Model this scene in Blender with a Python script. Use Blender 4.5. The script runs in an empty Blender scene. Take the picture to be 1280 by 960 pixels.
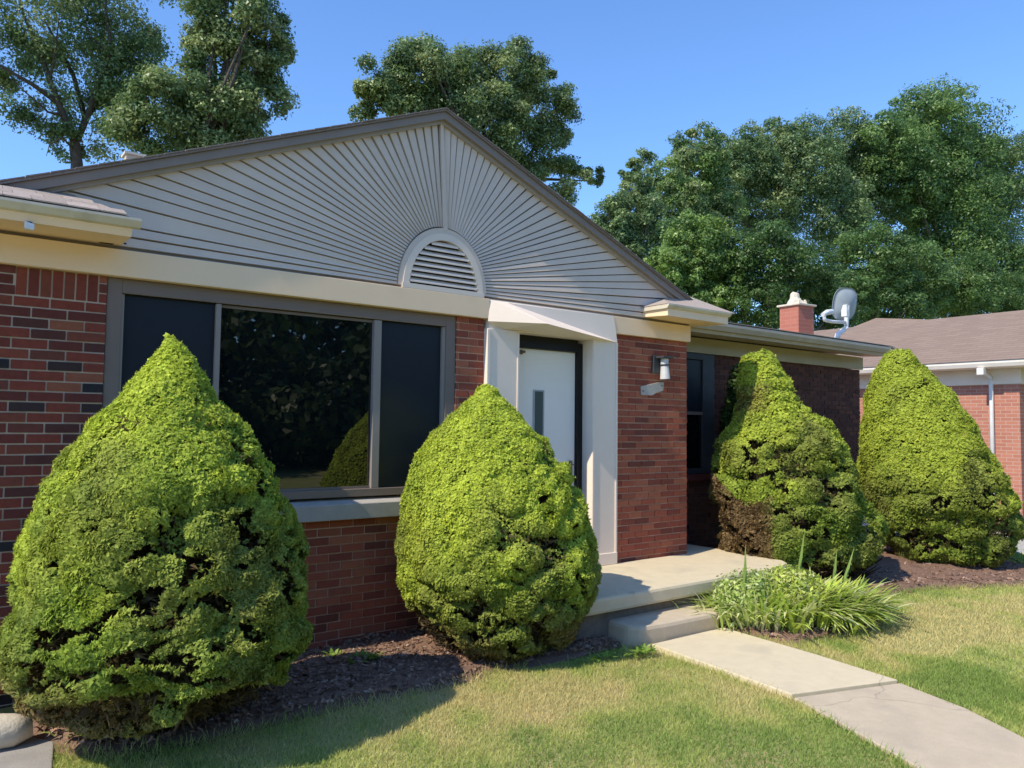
import bpy, math, random
import numpy as np
from mathutils import Vector, Matrix
rnd = random.Random(7)
rng = np.random.default_rng(11)
S = bpy.context.scene
COL = S.collection
R = math.radians

# ------------------------------------------------------------------ camera
CAM = np.array([0.0, -5.8, 1.76])
FPX, YAW, PITCH, ROLL = 961.0, R(37.0), R(3.16), R(0.7)
fw = np.array([math.sin(YAW)*math.cos(PITCH), math.cos(YAW)*math.cos(PITCH), math.sin(PITCH)])
r0 = np.array([math.cos(YAW), -math.sin(YAW), 0.0]); u0 = np.cross(r0, fw)
rt = math.cos(ROLL)*r0 + math.sin(ROLL)*u0
up = math.cos(ROLL)*u0 - math.sin(ROLL)*r0
cd = bpy.data.cameras.new('camera'); cam = bpy.data.objects.new('camera', cd); COL.objects.link(cam)
m = Matrix(((rt[0], up[0], -fw[0], CAM[0]), (rt[1], up[1], -fw[1], CAM[1]), (rt[2], up[2], -fw[2], CAM[2]), (0, 0, 0, 1)))
cam.matrix_world = m
cd.sensor_width = 36.0; cd.lens = FPX/1280*36.0; cd.clip_end = 3000; cd.clip_start = 0.05
S.camera = cam

# ------------------------------------------------------------------ sky, sun, exposure
SUN_AZ, SUN_EL = R(-5.0), R(46.5)           # sun from the left, all but parallel to the front wall
tosun = Vector((-math.cos(SUN_AZ)*math.cos(SUN_EL), math.sin(SUN_AZ)*math.cos(SUN_EL), math.sin(SUN_EL)))
W = bpy.data.worlds.new('World'); S.world = W; W.use_nodes = True
nt = W.node_tree; nt.nodes.clear()
sky = nt.nodes.new('ShaderNodeTexSky'); sky.sky_type = 'NISHITA'; sky.sun_disc = False
sky.sun_elevation = SUN_EL; sky.sun_rotation = math.atan2(tosun.x, tosun.y)
sky.altitude = 0; sky.air_density = 1.0; sky.dust_density = 0.1; sky.ozone_density = 10.0
bg = nt.nodes.new('ShaderNodeBackground'); bg.inputs[1].default_value = 0.15
wo = nt.nodes.new('ShaderNodeOutputWorld')
nt.links.new(sky.outputs[0], bg.inputs[0]); nt.links.new(bg.outputs[0], wo.inputs[0])
sl = bpy.data.lights.new('sun', 'SUN'); sl.energy = 2.85; sl.angle = R(0.5); sl.color = (1.0, 0.90, 0.72)
sun = bpy.data.objects.new('sun', sl); COL.objects.link(sun)
sun.rotation_euler = tosun.to_track_quat('Z', 'Y').to_euler()
S.view_settings.view_transform = 'Standard'; S.view_settings.look = 'None'
S.view_settings.exposure = 0.9; S.view_settings.gamma = 1.0
S.cycles.max_bounces = 6; S.cycles.diffuse_bounces = 4; S.cycles.transparent_max_bounces = 4

# ------------------------------------------------------------------ helpers
def at(px, py, Y):
    """the place, at depth Y behind the front wall, that a pixel of the photograph shows"""
    d = fw + rt*(px-640)/FPX + up*(480-py)/FPX
    return CAM + d*(Y-CAM[1])/d[1]
def proj(p):
    v = np.asarray(p, float)-CAM; Z = v@fw
    return 640+FPX*(v@rt)/Z, 480-FPX*(v@up)/Z, Z

def tag(o, label=None, cat=None, group=None, kind=None):
    if label: o['label'] = label
    if cat: o['category'] = cat
    if group: o['group'] = group
    if kind: o['kind'] = kind
    return o
def thing(name, loc, label, cat, group=None):
    o = bpy.data.objects.new(name, None); COL.objects.link(o); o.location = loc; o.empty_display_size = .1
    return tag(o, label, cat, group)
def rootloc(o):
    l = Vector((0, 0, 0))
    while o is not None:
        l = l + Vector(o.location); o = o.parent
    return l

class MB:
    def __init__(s): s.v = []; s.f = []; s.mi = []
    def add(s, vs, fs, mi=0):
        n = len(s.v); s.v += [tuple(map(float, p)) for p in vs]
        s.f += [tuple(n+i for i in f) for f in fs]; s.mi += [mi]*len(fs); return s
    def box(s, x0, x1, y0, y1, z0, z1, mi=0):
        return s.add([(x0,y0,z0),(x1,y0,z0),(x1,y1,z0),(x0,y1,z0),(x0,y0,z1),(x1,y0,z1),(x1,y1,z1),(x0,y1,z1)],
            [(0,3,2,1),(4,5,6,7),(0,1,5,4),(1,2,6,5),(2,3,7,6),(3,0,4,7)], mi)
    def hexa(s, a, b, mi=0):
        """front ring a, back ring b (same count)"""
        n = len(a)
        fs = [tuple(range(n)), tuple(reversed(range(n, 2*n)))]
        for i in range(n):
            j = (i+1) % n; fs.append((i, n+i, n+j, j))
        return s.add(list(a)+list(b), fs, mi)
    def prism(s, poly, ext, mi=0):
        e = np.array(ext, float)
        return s.hexa([tuple(p) for p in poly], [tuple(np.array(p, float)+e) for p in poly], mi)
    def tube(s, pts, rad, n=8, mi=0, caps=True):
        pts = [Vector(p) for p in pts]; rings = []
        for i, p in enumerate(pts):
            t = (pts[min(i+1, len(pts)-1)]-pts[max(i-1, 0)]).normalized()
            a = t.cross(Vector((0.13, 0.31, 0.94)))
            if a.length < .05: a = t.cross(Vector((1, 0, 0)))
            a.normalize(); b = t.cross(a); r = rad[i] if hasattr(rad, '__len__') else rad
            rings.append([p+a*math.cos(2*math.pi*k/n)*r+b*math.sin(2*math.pi*k/n)*r for k in range(n)])
        vs = [q for rg in rings for q in rg]; fs = []
        for i in range(len(pts)-1):
            for k in range(n):
                l = (k+1) % n; fs.append((i*n+k, i*n+l, (i+1)*n+l, (i+1)*n+k))
        if caps: fs += [tuple(reversed(range(n))), tuple((len(pts)-1)*n+k for k in range(n))]
        return s.add(vs, fs, mi)
    def build(s, name, mat, parent=None, smooth=False, bevel=0.0):
        me = bpy.data.meshes.new(name); L = rootloc(parent) if parent else Vector((0, 0, 0))
        me.from_pydata([(x-L.x, y-L.y, z-L.z) for x, y, z in s.v], [], s.f)
        for mm in (mat if isinstance(mat, (list, tuple)) else [mat]): me.materials.append(mm)
        if any(s.mi): me.polygons.foreach_set('material_index', s.mi)
        if smooth: me.polygons.foreach_set('use_smooth', [True]*len(me.polygons))
        o = bpy.data.objects.new(name, me); COL.objects.link(o); o.parent = parent
        if bevel:
            b = o.modifiers.new('b', 'BEVEL'); b.width = bevel; b.segments = 2; b.limit_method = 'ANGLE'
        return o

def fast_mesh(name, verts, k, mat, parent=None, cols=None):
    """many loose k-gons: verts (N*k,3), colours one per k-gon"""
    n = len(verts); nf = n//k
    me = bpy.data.meshes.new(name); L = np.array(rootloc(parent)) if parent else np.zeros(3)
    me.vertices.add(n); me.vertices.foreach_set('co', (verts-L).astype(np.float32).ravel())
    me.loops.add(n); me.loops.foreach_set('vertex_index', np.arange(n, dtype=np.int32))
    me.polygons.add(nf); me.polygons.foreach_set('loop_start', np.arange(0, n, k, dtype=np.int32))
    me.update(calc_edges=True)
    if cols is not None:
        ca = me.color_attributes.new('Col', 'FLOAT_COLOR', 'POINT')
        c4 = np.ones((n, 4), np.float32); c4[:, :3] = np.repeat(cols, k, axis=0)
        ca.data.foreach_set('color', c4.ravel())
    me.materials.append(mat)
    o = bpy.data.objects.new(name, me); COL.objects.link(o); o.parent = parent
    return o

def unit(a): return a/np.maximum(np.linalg.norm(a, axis=-1, keepdims=True), 1e-9)
def wob(p, f, seed, n=10):
    """smooth noise about -1..1 from a few random waves"""
    g = np.random.default_rng(seed); out = np.zeros(len(p))
    for i in range(n):
        k = g.normal(size=3); k = k/np.linalg.norm(k)*f*g.uniform(.6, 1.6)
        out += np.sin(p@k + g.uniform(0, 6.28))
    return out/math.sqrt(n/2)

# ------------------------------------------------------------------ materials
def newmat(name):
    M = bpy.data.materials.new(name); M.use_nodes = True; n = M.node_tree; n.nodes.clear()
    o = n.nodes.new('ShaderNodeOutputMaterial'); p = n.nodes.new('ShaderNodeBsdfPrincipled')
    n.links.new(p.outputs[0], o.inputs[0]); return M, n, p, o
def surf(name, c1, c2=None, scale=6.0, rough=.7, bump=0.0, bscale=60.0, spec=.3, detail=6, stretch=None, rand=0.0, c3=None, c3scale=1.5, c3lo=.55, c3hi=.7, grit=0.0):
    M, n, p, o = newmat(name); N = n.nodes.new; K = n.links.new
    p.inputs['Roughness'].default_value = rough; p.inputs['Specular IOR Level'].default_value = spec
    g = N('ShaderNodeNewGeometry'); vec = g.outputs['Position']
    if stretch:
        mp = N('ShaderNodeMapping'); mp.inputs['Scale'].default_value = stretch; K(vec, mp.inputs[0]); vec = mp.outputs[0]
    t = N('ShaderNodeTexNoise'); t.inputs['Scale'].default_value = scale; t.inputs['Detail'].default_value = detail; t.inputs['Roughness'].default_value = .65
    K(vec, t.inputs['Vector'])
    r = N('ShaderNodeValToRGB'); r.color_ramp.elements[0].position = .3; r.color_ramp.elements[1].position = .7
    c2 = c2 or tuple(x*.8 for x in c1)
    r.color_ramp.elements[0].color = (*c2, 1); r.color_ramp.elements[1].color = (*c1, 1)
    K(t.outputs['Fac'], r.inputs[0]); col = r.outputs[0]
    if c3:
        t3 = N('ShaderNodeTexNoise'); t3.inputs['Scale'].default_value = c3scale; t3.inputs['Detail'].default_value = 5; K(g.outputs['Position'], t3.inputs['Vector'])
        mr = N('ShaderNodeMapRange'); mr.inputs['From Min'].default_value = c3lo; mr.inputs['From Max'].default_value = c3hi; K(t3.outputs['Fac'], mr.inputs[0])
        mx = N('ShaderNodeMix'); mx.data_type = 'RGBA'; K(mr.outputs[0], mx.inputs[0]); K(col, mx.inputs[6]); mx.inputs[7].default_value = (*c3, 1); col = mx.outputs[2]
    if grit:
        t4 = N('ShaderNodeTexNoise'); t4.inputs['Scale'].default_value = 260; t4.inputs['Detail'].default_value = 2; K(g.outputs['Position'], t4.inputs['Vector'])
        m4 = N('ShaderNodeMapRange'); m4.inputs['From Min'].default_value = .3; m4.inputs['From Max'].default_value = .7; m4.inputs['To Min'].default_value = 1-grit; m4.inputs['To Max'].default_value = 1+grit*.7; K(t4.outputs['Fac'], m4.inputs[0])
        v4 = N('ShaderNodeVectorMath'); v4.operation = 'SCALE'; K(col, v4.inputs[0]); K(m4.outputs[0], v4.inputs['Scale']); col = v4.outputs[0]
        vo = N('ShaderNodeTexVoronoi'); vo.feature = 'DISTANCE_TO_EDGE'; vo.inputs['Scale'].default_value = .40
        ad = N('ShaderNodeVectorMath'); ad.operation = 'MULTIPLY_ADD'; K(t3.outputs['Color'], ad.inputs[0]); ad.inputs[1].default_value = (.25, .25, .25); K(g.outputs['Position'], ad.inputs[2]); K(ad.outputs[0], vo.inputs['Vector'])
        m5 = N('ShaderNodeMapRange'); m5.inputs['From Max'].default_value = .0035; m5.inputs['To Min'].default_value = .74; K(vo.outputs['Distance'], m5.inputs[0])
        v5 = N('ShaderNodeVectorMath'); v5.operation = 'SCALE'; K(col, v5.inputs[0]); K(m5.outputs[0], v5.inputs['Scale']); col = v5.outputs[0]
    if rand:
        oi = N('ShaderNodeObjectInfo'); mr = N('ShaderNodeMapRange'); mr.inputs['To Min'].default_value = 1-rand; mr.inputs['To Max'].default_value = 1+rand
        K(oi.outputs['Random'], mr.inputs[0]); vm = N('ShaderNodeVectorMath'); vm.operation = 'SCALE'
        K(col, vm.inputs[0]); K(mr.outputs[0], vm.inputs['Scale']); col = vm.outputs[0]
    K(col, p.inputs['Base Color'])
    if bump:
        t2 = N('ShaderNodeTexNoise'); t2.inputs['Scale'].default_value = bscale; t2.inputs['Detail'].default_value = 4; K(vec, t2.inputs['Vector'])
        b = N('ShaderNodeBump'); b.inputs['Strength'].default_value = bump; b.inputs['Distance'].default_value = .01
        K(t2.outputs['Fac'], b.inputs['Height']); K(b.outputs[0], p.inputs['Normal'])
    return M
def leafmat(name, trans=.35, rough=.6, spec=.15):
    M, n, p, o = newmat(name); N = n.nodes.new; K = n.links.new
    a = N('ShaderNodeAttribute'); a.attribute_name = 'Col'
    K(a.outputs['Color'], p.inputs['Base Color']); p.inputs['Roughness'].default_value = rough; p.inputs['Specular IOR Level'].default_value = spec
    tr = N('ShaderNodeBsdfTranslucent'); K(a.outputs['Color'], tr.inputs['Color'])
    mx = N('ShaderNodeMixShader'); mx.inputs[0].default_value = trans
    K(p.outputs[0], mx.inputs[1]); K(tr.outputs[0], mx.inputs[2]); K(mx.outputs[0], o.inputs[0])
    return M
def brickwall_mat(name, bw, bh, c1, c2, mort, swap):
    M, n, p, o = newmat(name); N = n.nodes.new; K = n.links.new
    g = N('ShaderNodeNewGeometry'); sp = N('ShaderNodeSeparateXYZ'); K(g.outputs['Position'], sp.inputs[0])
    cb = N('ShaderNodeCombineXYZ'); K(sp.outputs[1 if swap else 0], cb.inputs[0]); K(sp.outputs[2], cb.inputs[1])
    t = N('ShaderNodeTexBrick'); t.inputs['Scale'].default_value = 1; t.inputs['Brick Width'].default_value = bw; t.inputs['Row Height'].default_value = bh
    t.inputs['Mortar Size'].default_value = .006; t.inputs['Color1'].default_value = (*c1, 1); t.inputs['Color2'].default_value = (*c2, 1); t.inputs['Mortar'].default_value = (*mort, 1)
    K(cb.outputs[0], t.inputs['Vector']); K(t.outputs['Color'], p.inputs['Base Color']); p.inputs['Roughness'].default_value = .85
    return M

M_siding = surf('grey_siding_paint', (.70,.58,.475), (.64,.53,.435), 3, .6, .15, 160, rand=.03)
M_white_grey = surf('pale_grey_trim_paint', (.88,.755,.63), (.83,.71,.595), 2.5, .45, .05, 60)
M_vent = surf('grey_vent_paint', (.80,.68,.57), (.75,.635,.53), 2.5, .5)
M_cream = surf('cream_trim_paint', (.95,.70,.46), (.91,.665,.435), 2.5, .5, .05, 60, c3=(.82,.59,.37), c3scale=1.2, c3lo=.58, c3hi=.75)
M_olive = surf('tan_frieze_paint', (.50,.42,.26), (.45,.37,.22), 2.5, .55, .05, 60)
M_gutter = surf('cream_gutter_metal', (.66,.60,.48), (.58,.51,.40), 4, .4, c3=(.42,.37,.29), c3scale=3)
M_wgutter = surf('beige_gutter_metal', (.52,.43,.33), (.44,.36,.275), 4, .45, c3=(.60,.51,.40), c3scale=2)
M_rake = surf('taupe_rake_metal', (.27,.22,.185), (.235,.19,.16), 3, .5)
M_rake2 = surf('grey_frieze_paint', (.40,.345,.30), (.355,.31,.27), 3, .55)
M_dark = surf('dark_void', (.02,.02,.02), (.015,.015,.015), 3, .9)
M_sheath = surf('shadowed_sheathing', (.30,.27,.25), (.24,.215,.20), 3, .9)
M_bronze = surf('bronze_window_frame', (.225,.175,.145), (.20,.155,.13), 3, .4)
M_mull = surf('grey_bronze_mullion', (.32,.27,.24), (.28,.24,.21), 3, .4)
M_black = surf('black_frame_paint', (.012,.011,.011), (.008,.008,.008), 5, .4)
M_door = surf('white_door_paint', (.90,.87,.80), (.88,.85,.78), 1.4, .35)
M_sill = surf('grey_stone_sill', (.44,.41,.37), (.36,.335,.30), 9, .6, .2, 80)
M_conc = surf('pale_concrete', (.67,.575,.40), (.60,.51,.35), 9, .85, .25, 220, detail=10, c3=(.50,.43,.31), c3scale=2.2, c3lo=.55, c3hi=.8, grit=.13)
M_conc2 = surf('grey_concrete', (.57,.475,.345), (.50,.41,.295), 9, .85, .25, 220, detail=10, c3=(.43,.36,.27), c3scale=3.0, c3lo=.5, c3hi=.8, grit=.15)
M_oldconc = surf('weathered_grey_paving', (.36,.34,.32), (.28,.265,.25), 5, .9, .3, 120, c3=(.22,.21,.20))
M_stone = surf('pale_limestone', (.66,.60,.50), (.55,.48,.38), 7, .8, .4, 50)
M_shing = surf('brown_shingle', (.27,.225,.205), (.18,.15,.14), 55, .95, .5, 240, rand=.16)
M_shing2 = surf('pale_shingle', (.46,.385,.33), (.34,.28,.24), 55, .95, .5, 240, rand=.14)  # lighter than the main roof shingle
M_mortar = surf('brick_mortar', (.74,.62,.51), (.61,.505,.41), 14, .95, .4, 150)
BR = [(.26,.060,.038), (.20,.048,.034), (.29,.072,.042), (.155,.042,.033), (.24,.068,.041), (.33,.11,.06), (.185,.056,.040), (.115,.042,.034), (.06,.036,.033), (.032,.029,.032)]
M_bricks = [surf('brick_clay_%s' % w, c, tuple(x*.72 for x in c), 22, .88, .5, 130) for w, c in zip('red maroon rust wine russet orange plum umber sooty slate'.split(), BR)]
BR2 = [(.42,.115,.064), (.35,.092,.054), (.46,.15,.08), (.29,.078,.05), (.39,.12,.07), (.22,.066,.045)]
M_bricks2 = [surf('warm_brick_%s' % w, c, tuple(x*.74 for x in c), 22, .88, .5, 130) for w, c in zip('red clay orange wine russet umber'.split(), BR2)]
BR3 = [(.15,.055,.036), (.12,.045,.032), (.17,.065,.042), (.10,.04,.03)]  # wing wall bricks, with the deep eave's shade put into their colour
M_bricks3 = [surf('shaded_brick_%s' % w, c, tuple(x*.74 for x in c), 22, .88, .5, 130) for w, c in zip('umber clay sepia wine'.split(), BR3)]
M_mortar2 = surf('tan_mortar', (.80,.59,.43), (.66,.47,.335), 14, .95, .4, 150)
M_foliage = leafmat('spruce_foliage', .38, .65, .12)
M_leaf = leafmat('tree_leaf', .38, .42, .45)
M_grassb = leafmat('grass_blade', .35, .7, .1)
M_plant = leafmat('garden_leaf', .4, .5, .2)
M_twig = surf('dead_twigs', (.050,.037,.024), (.026,.019,.012), 30, .95, .8, 60)
M_bark = surf('bark', (.115,.092,.072), (.06,.048,.038), 12, .95, .7, 30)
M_mulch = surf('bark_mulch', (.27,.165,.12), (.14,.085,.06), 45, .95, .9, 90, detail=10)
M_wmetal = surf('white_painted_metal', (.78,.78,.77), (.66,.65,.63), 20, .4)
M_dish = surf('grey_dish_metal', (.40,.44,.47), (.34,.38,.41), 5, .45)
M_frost = surf('frosted_lamp_glass', (.66,.65,.62), (.54,.54,.53), 10, .3, spec=.5)
M_lampdark = surf('dark_lamp_metal', (.055,.06,.065), (.04,.045,.05), 10, .5)
M_nbrick = brickwall_mat('salmon_brick', .203, .068, (.46,.19,.125), (.38,.145,.10), (.44,.30,.24), True)
M_nbrick2 = brickwall_mat('salmon_brick_front', .203, .068, (.46,.19,.125), (.38,.145,.10), (.44,.30,.24), False)
M_nfascia = surf('neighbour_white_gutter', (.80,.74,.65), (.74,.68,.59), 3, .5)
M_nfrieze = surf('neighbour_beige_frieze', (.84,.74,.61), (.78,.68,.56), 3, .6)
def glass_mat(name, c, rough, ior):
    M, n, p, o = newmat(name); p.inputs['Base Color'].default_value = (*c, 1); p.inputs['Roughness'].default_value = rough
    p.inputs['IOR'].default_value = ior; p.inputs['Specular IOR Level'].default_value = .5; return M
M_glass = glass_mat('dark_window_glass', (.004,.006,.007), .012, 1.85)
M_screen = glass_mat('insect_screen_over_glass', (.017,.021,.028), .30, 1.40)
M_dglass = glass_mat('greenish_door_glass', (.10,.125,.115), .08, 1.5)
def neigh_roof():
    return brickwall_mat('neighbour_brown_shingle', .31, .057, (.275,.195,.145), (.23,.16,.12), (.195,.135,.10), True)
M_nroof = neigh_roof()
def lawn_mat():
    M = surf('lawn_soil', (.33,.33,.115), (.24,.26,.08), 5, .95, .8, 70, detail=9, c3=(.42,.33,.175), c3scale=.9, c3lo=.5, c3hi=.66)
    return M
M_lawn = lawn_mat()

# ------------------------------------------------------------------ ground, paths, beds
g = MB(); xs = [-220,-40,-8,-2,2,6,10,16,40,220]; ys = [-220,-40,-10,-6,-3,-1,1,20,80,260]
g.add([(x, y, -.03) for y in ys for x in xs], [(j*10+i, j*10+i+1, j*10+11+i, j*10+10+i) for j in range(9) for i in range(9)])
tag(g.build('ground', M_lawn), 'mown lawn of green and straw patches in front of the brick house', kind='structure')

path = bpy.data.objects.new('path', None); COL.objects.link(path); tag(path, 'pale concrete walk curving from the step across the lawn', kind='structure')
def slab(pl, mat, z1=.0, z0=-.12, parent=path, name='slab'):
    b = MB(); b.prism([(x, y, z1) for x, y in pl], (0, 0, z0-z1)); return b.build(name, mat, parent, bevel=.006)
slab([(4.745,-1.43),(5.665,-1.43),(5.655,-1.55),(5.60,-2.35),(5.512,-3.04),(4.63,-2.775),(4.685,-2.16)], M_conc, .012)
slab([(4.622,-2.80),(5.508,-3.062),(5.36,-3.55),(5.135,-3.96),(4.80,-4.40),(3.97,-4.18),(4.22,-3.80),(4.475,-3.19)], M_conc2, -.003)
slab([(3.955,-4.205),(4.785,-4.425),(3.9,-5.75),(3.05,-5.30)], M_conc2, -.002)
slab([(3.035,-5.325),(3.885,-5.775),(2.6,-7.2),(1.9,-6.5)], M_conc2, -.003)

sp = MB(); sp.prism([(x, y, -.012) for x, y in [(-3,-.62),(.50,-.62),(.62,-.80),(.56,-1.25),(.40,-1.75),(.30,-6),(-3,-6)]], (0, 0, -.12))
tag(sp.build('side_path', M_oldconc, bevel=.006), 'grey weathered paving at the foot of the largest spruce', kind='structure')

def inpoly(x, y, P):
    ins = np.zeros(len(x), bool); n = len(P)
    for i in range(n):
        (xa, ya), (xb, yb) = P[i], P[(i+1) % n]
        if ya == yb: continue
        c = ((ya > y) != (yb > y)) & (x < (xb-xa)*(y-ya)/(yb-ya)+xa); ins ^= c
    return ins
BED1 = [(.50,.02),(.52,-.60),(.72,-1.05),(1.2,-1.22),(2.2,-1.20),(3.0,-1.26),(3.3,-1.16),(3.8,-1.20),(4.25,-1.28),(4.55,-1.28),(4.60,-.9),(4.3,.02)]
BED2 = [(5.70,-1.10),(5.70,-1.55),(5.80,-2.02),(6.4,-2.12),(7.2,-2.0),(7.9,-1.62),(8.5,-1.50),(9.15,-1.58),(9.8,-1.95),(10.4,-2.16),(11.3,-2.05),(11.9,-1.4),(12.1,.7),(6.87,.7),(6.87,-.3)]
WALKS = [[(4.70,-1.38),(5.68,-1.38),(5.66,-1.55),(5.60,-2.35),(5.51,-3.05),(5.36,-3.55),(5.135,-3.96),(4.80,-4.40),(3.9,-5.75),(2.6,-7.2),(1.9,-6.5),(3.05,-5.30),(3.97,-4.18),(4.22,-3.80),(4.475,-3.19),(4.63,-2.78),(4.685,-2.16)],
         [(-3,-.62),(.50,-.62),(.62,-.80),(.56,-1.25),(.40,-1.75),(.30,-6),(-3,-6)]]
def bedh(x, y):
    p = np.stack([x, y, 0*x], 1)
    h = .012*wob(p, 9, 3)+.008*wob(p, 25, 4)
    h += .16*np.exp(-(((x-8.6)/1.6)**2+((y+.1)/.9)**2)) + .05*np.exp(-(((x-10.6)/1.2)**2+((y+.9)/.8)**2))
    return h
def bed(name, P, label, step=.06):
    xs = np.arange(min(p[0] for p in P), max(p[0] for p in P)+step, step); ys = np.arange(min(p[1] for p in P), max(p[1] for p in P)+step, step)
    X, Y = np.meshgrid(xs, ys); x = X.ravel(); y = Y.ravel()
    # distance to the outline makes the edge slope down into the lawn
    d = np.full(len(x), 9.0)
    for i in range(len(P)):
        a = np.array(P[i]); b = np.array(P[(i+1) % len(P)]); ab = b-a
        t = np.clip(((x-a[0])*ab[0]+(y-a[1])*ab[1])/(ab@ab), 0, 1); d = np.minimum(d, np.hypot(x-a[0]-t*ab[0], y-a[1]-t*ab[1]))
    ins = inpoly(x, y, P); sd = np.where(ins, d, -d)
    z = np.clip(sd/.10, -1.5, 1)*.035 - .012 + np.clip(sd/.3, 0, 1)*bedh(x, y)
    nx = len(xs); F = []
    for j in range(len(ys)-1):
        for i in range(nx-1):
            q = (j*nx+i, j*nx+i+1, (j+1)*nx+i+1, (j+1)*nx+i)
            if max(sd[list(q)]) > -.06: F.append(q)
    b = MB(); b.add(list(zip(x, y, z)), F); o = b.build(name, M_mulch, smooth=True)
    tag(o, label, kind='structure'); return o
bed('mulch_bed', BED1, 'reddish brown bark mulch bed under the big front window')
bed('mulch_bed', BED2, 'brown mulch bed right of the porch around the two far spruces')
# loose bark chips
def chips(P, n, seed):
    q = np.random.default_rng(seed); x0 = min(p[0] for p in P); x1 = max(p[0] for p in P); y0 = min(p[1] for p in P); y1 = max(p[1] for p in P)
    x = q.uniform(x0, x1, n*2); y = q.uniform(y0, y1, n*2); k = inpoly(x, y, P); return x[k][:n], y[k][:n]
cx, cy = [np.concatenate(a) for a in zip(chips(BED1, 9000, 1), chips(BED2, 7000, 2))]
n = len(cx); cz = bedh(cx, cy)*.9+.024
d = unit(np.stack([rng.normal(size=n), rng.normal(size=n), rng.normal(size=n)*.35], 1)); e = unit(np.cross(d, rng.normal(size=(n, 3))))
L = rng.uniform(.008, .032, (n, 1)); wdt = rng.uniform(.003, .010, (n, 1)); c0 = np.stack([cx, cy, cz], 1)
V = np.stack([c0-d*L-e*wdt, c0+d*L-e*wdt, c0+d*L+e*wdt, c0-d*L+e*wdt], 1).reshape(-1, 3)
tone = rng.uniform(.45, 1.5, (n, 1)); cc = np.array([.26,.165,.12])*tone; cc[rng.random(n) < .09] = (.36,.28,.22)
tag(fast_mesh('mulch_chips', V, 4, leafmat('bark_chip', .0, .9, .1), None, cc), 'loose bark chips strewn over the mulch beds', kind='stuff')

# lawn blades
def grass(n, x0, x1, y0, y1, h0, h1, w0, w1, seed, keep=None):
    q = np.random.default_rng(seed); x = q.uniform(x0, x1, n); y = q.uniform(y0, y1, n)
    k = np.ones(n, bool)
    for P in WALKS+[BED1, BED2]: k &= ~inpoly(x, y, P)
    k &= ~((x > 3.6) & (x < 7.4) & (y > -1.30)) & ~((y > -.05) & (x < 12.2)) & (np.hypot(x, y+5.8) > 1.2)
    if keep is not None: k &= keep(x, y, q)
    x = x[k]; y = y[k]; n = len(x); p = np.stack([x, y, 0*x], 1)
    dry = .47+.36*wob(p, 1.6, 21)+.30*wob(p, 5.0, 22)+.16*wob(p, 15.0, 23)+q.normal(0, .22, n)
    dry += 1.9*np.exp(-(((x-7.25)/1.0)**2+((y+2.5)/.34)**2)) + .35*np.exp(-(((x-3.6)/1.0)**2+((y+2.0)/.4)**2)) - .25*np.clip((x-8)/3, 0, 1)
    dry = np.clip(dry, 0, 1)[:, None]
    green = np.array([.215,.30,.075])*q.uniform(.75, 1.3, (n, 1)); lime = np.array([.42,.46,.13]); straw = np.array([.56,.48,.22])*q.uniform(.8, 1.2, (n, 1))
    c = np.where(dry < .5, green*(1-dry*2)+lime*dry*2, lime*(2-dry*2)+straw*(dry*2-1))
    h = q.uniform(h0, h1, n)[:, None]; w = q.uniform(w0, w1, n)[:, None]; a = q.uniform(0, 6.283, n)
    wd = np.stack([np.cos(a), np.sin(a), 0*a], 1); b = p.copy(); b[:, 2] = -.032
    lean = np.stack([q.normal(0, .5, n), q.normal(0, .5, n), np.ones(n)], 1)
    return np.stack([b-wd*w, b+wd*w, b+lean*h], 1).reshape(-1, 3), c
def edgekeep(x, y, q):
    """taller unmown tufts along the walk and bed edges"""
    k = np.zeros(len(x), bool)
    for P in WALKS[:1]+[BED1, BED2]:
        for i in range(len(P)):
            a = np.array(P[i]); b = np.array(P[(i+1) % len(P)]); ab = b-a
            t = np.clip(((x-a[0])*ab[0]+(y-a[1])*ab[1])/(ab@ab), 0, 1); k |= np.hypot(x-a[0]-t*ab[0], y-a[1]-t*ab[1]) < np.abs(q.normal(0, .045, len(x)))
    return k
gv = [grass(330000, .2, 6.4, -4.9, -.9, .014, .038, .0016, .0036, 31), grass(190000, 5.5, 13.5, -4.9, -.05, .016, .042, .0025, .0055, 32),
      grass(60000, 12, 26, -8, 2, .03, .07, .006, .012, 33), grass(60000, 6, 15, -9, -4.5, .02, .055, .004, .009, 34), grass(220000, .4, 12.5, -5.0, -.7, .04, .085, .0025, .005, 35, edgekeep)]
V = np.concatenate([a for a, b in gv]); cc = np.concatenate([b for a, b in gv])*1.15
tag(fast_mesh('lawn_grass', V, 3, M_grassb, None, cc), 'short sunlit grass with straw patches', kind='stuff')

# ------------------------------------------------------------------ the house
house = thing('brick_house', (3.5, 0, 0), 'red brick ranch house with a grey sunburst gable over a wide dark window', 'house')
PX, ZB = .0677, -.15
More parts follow.
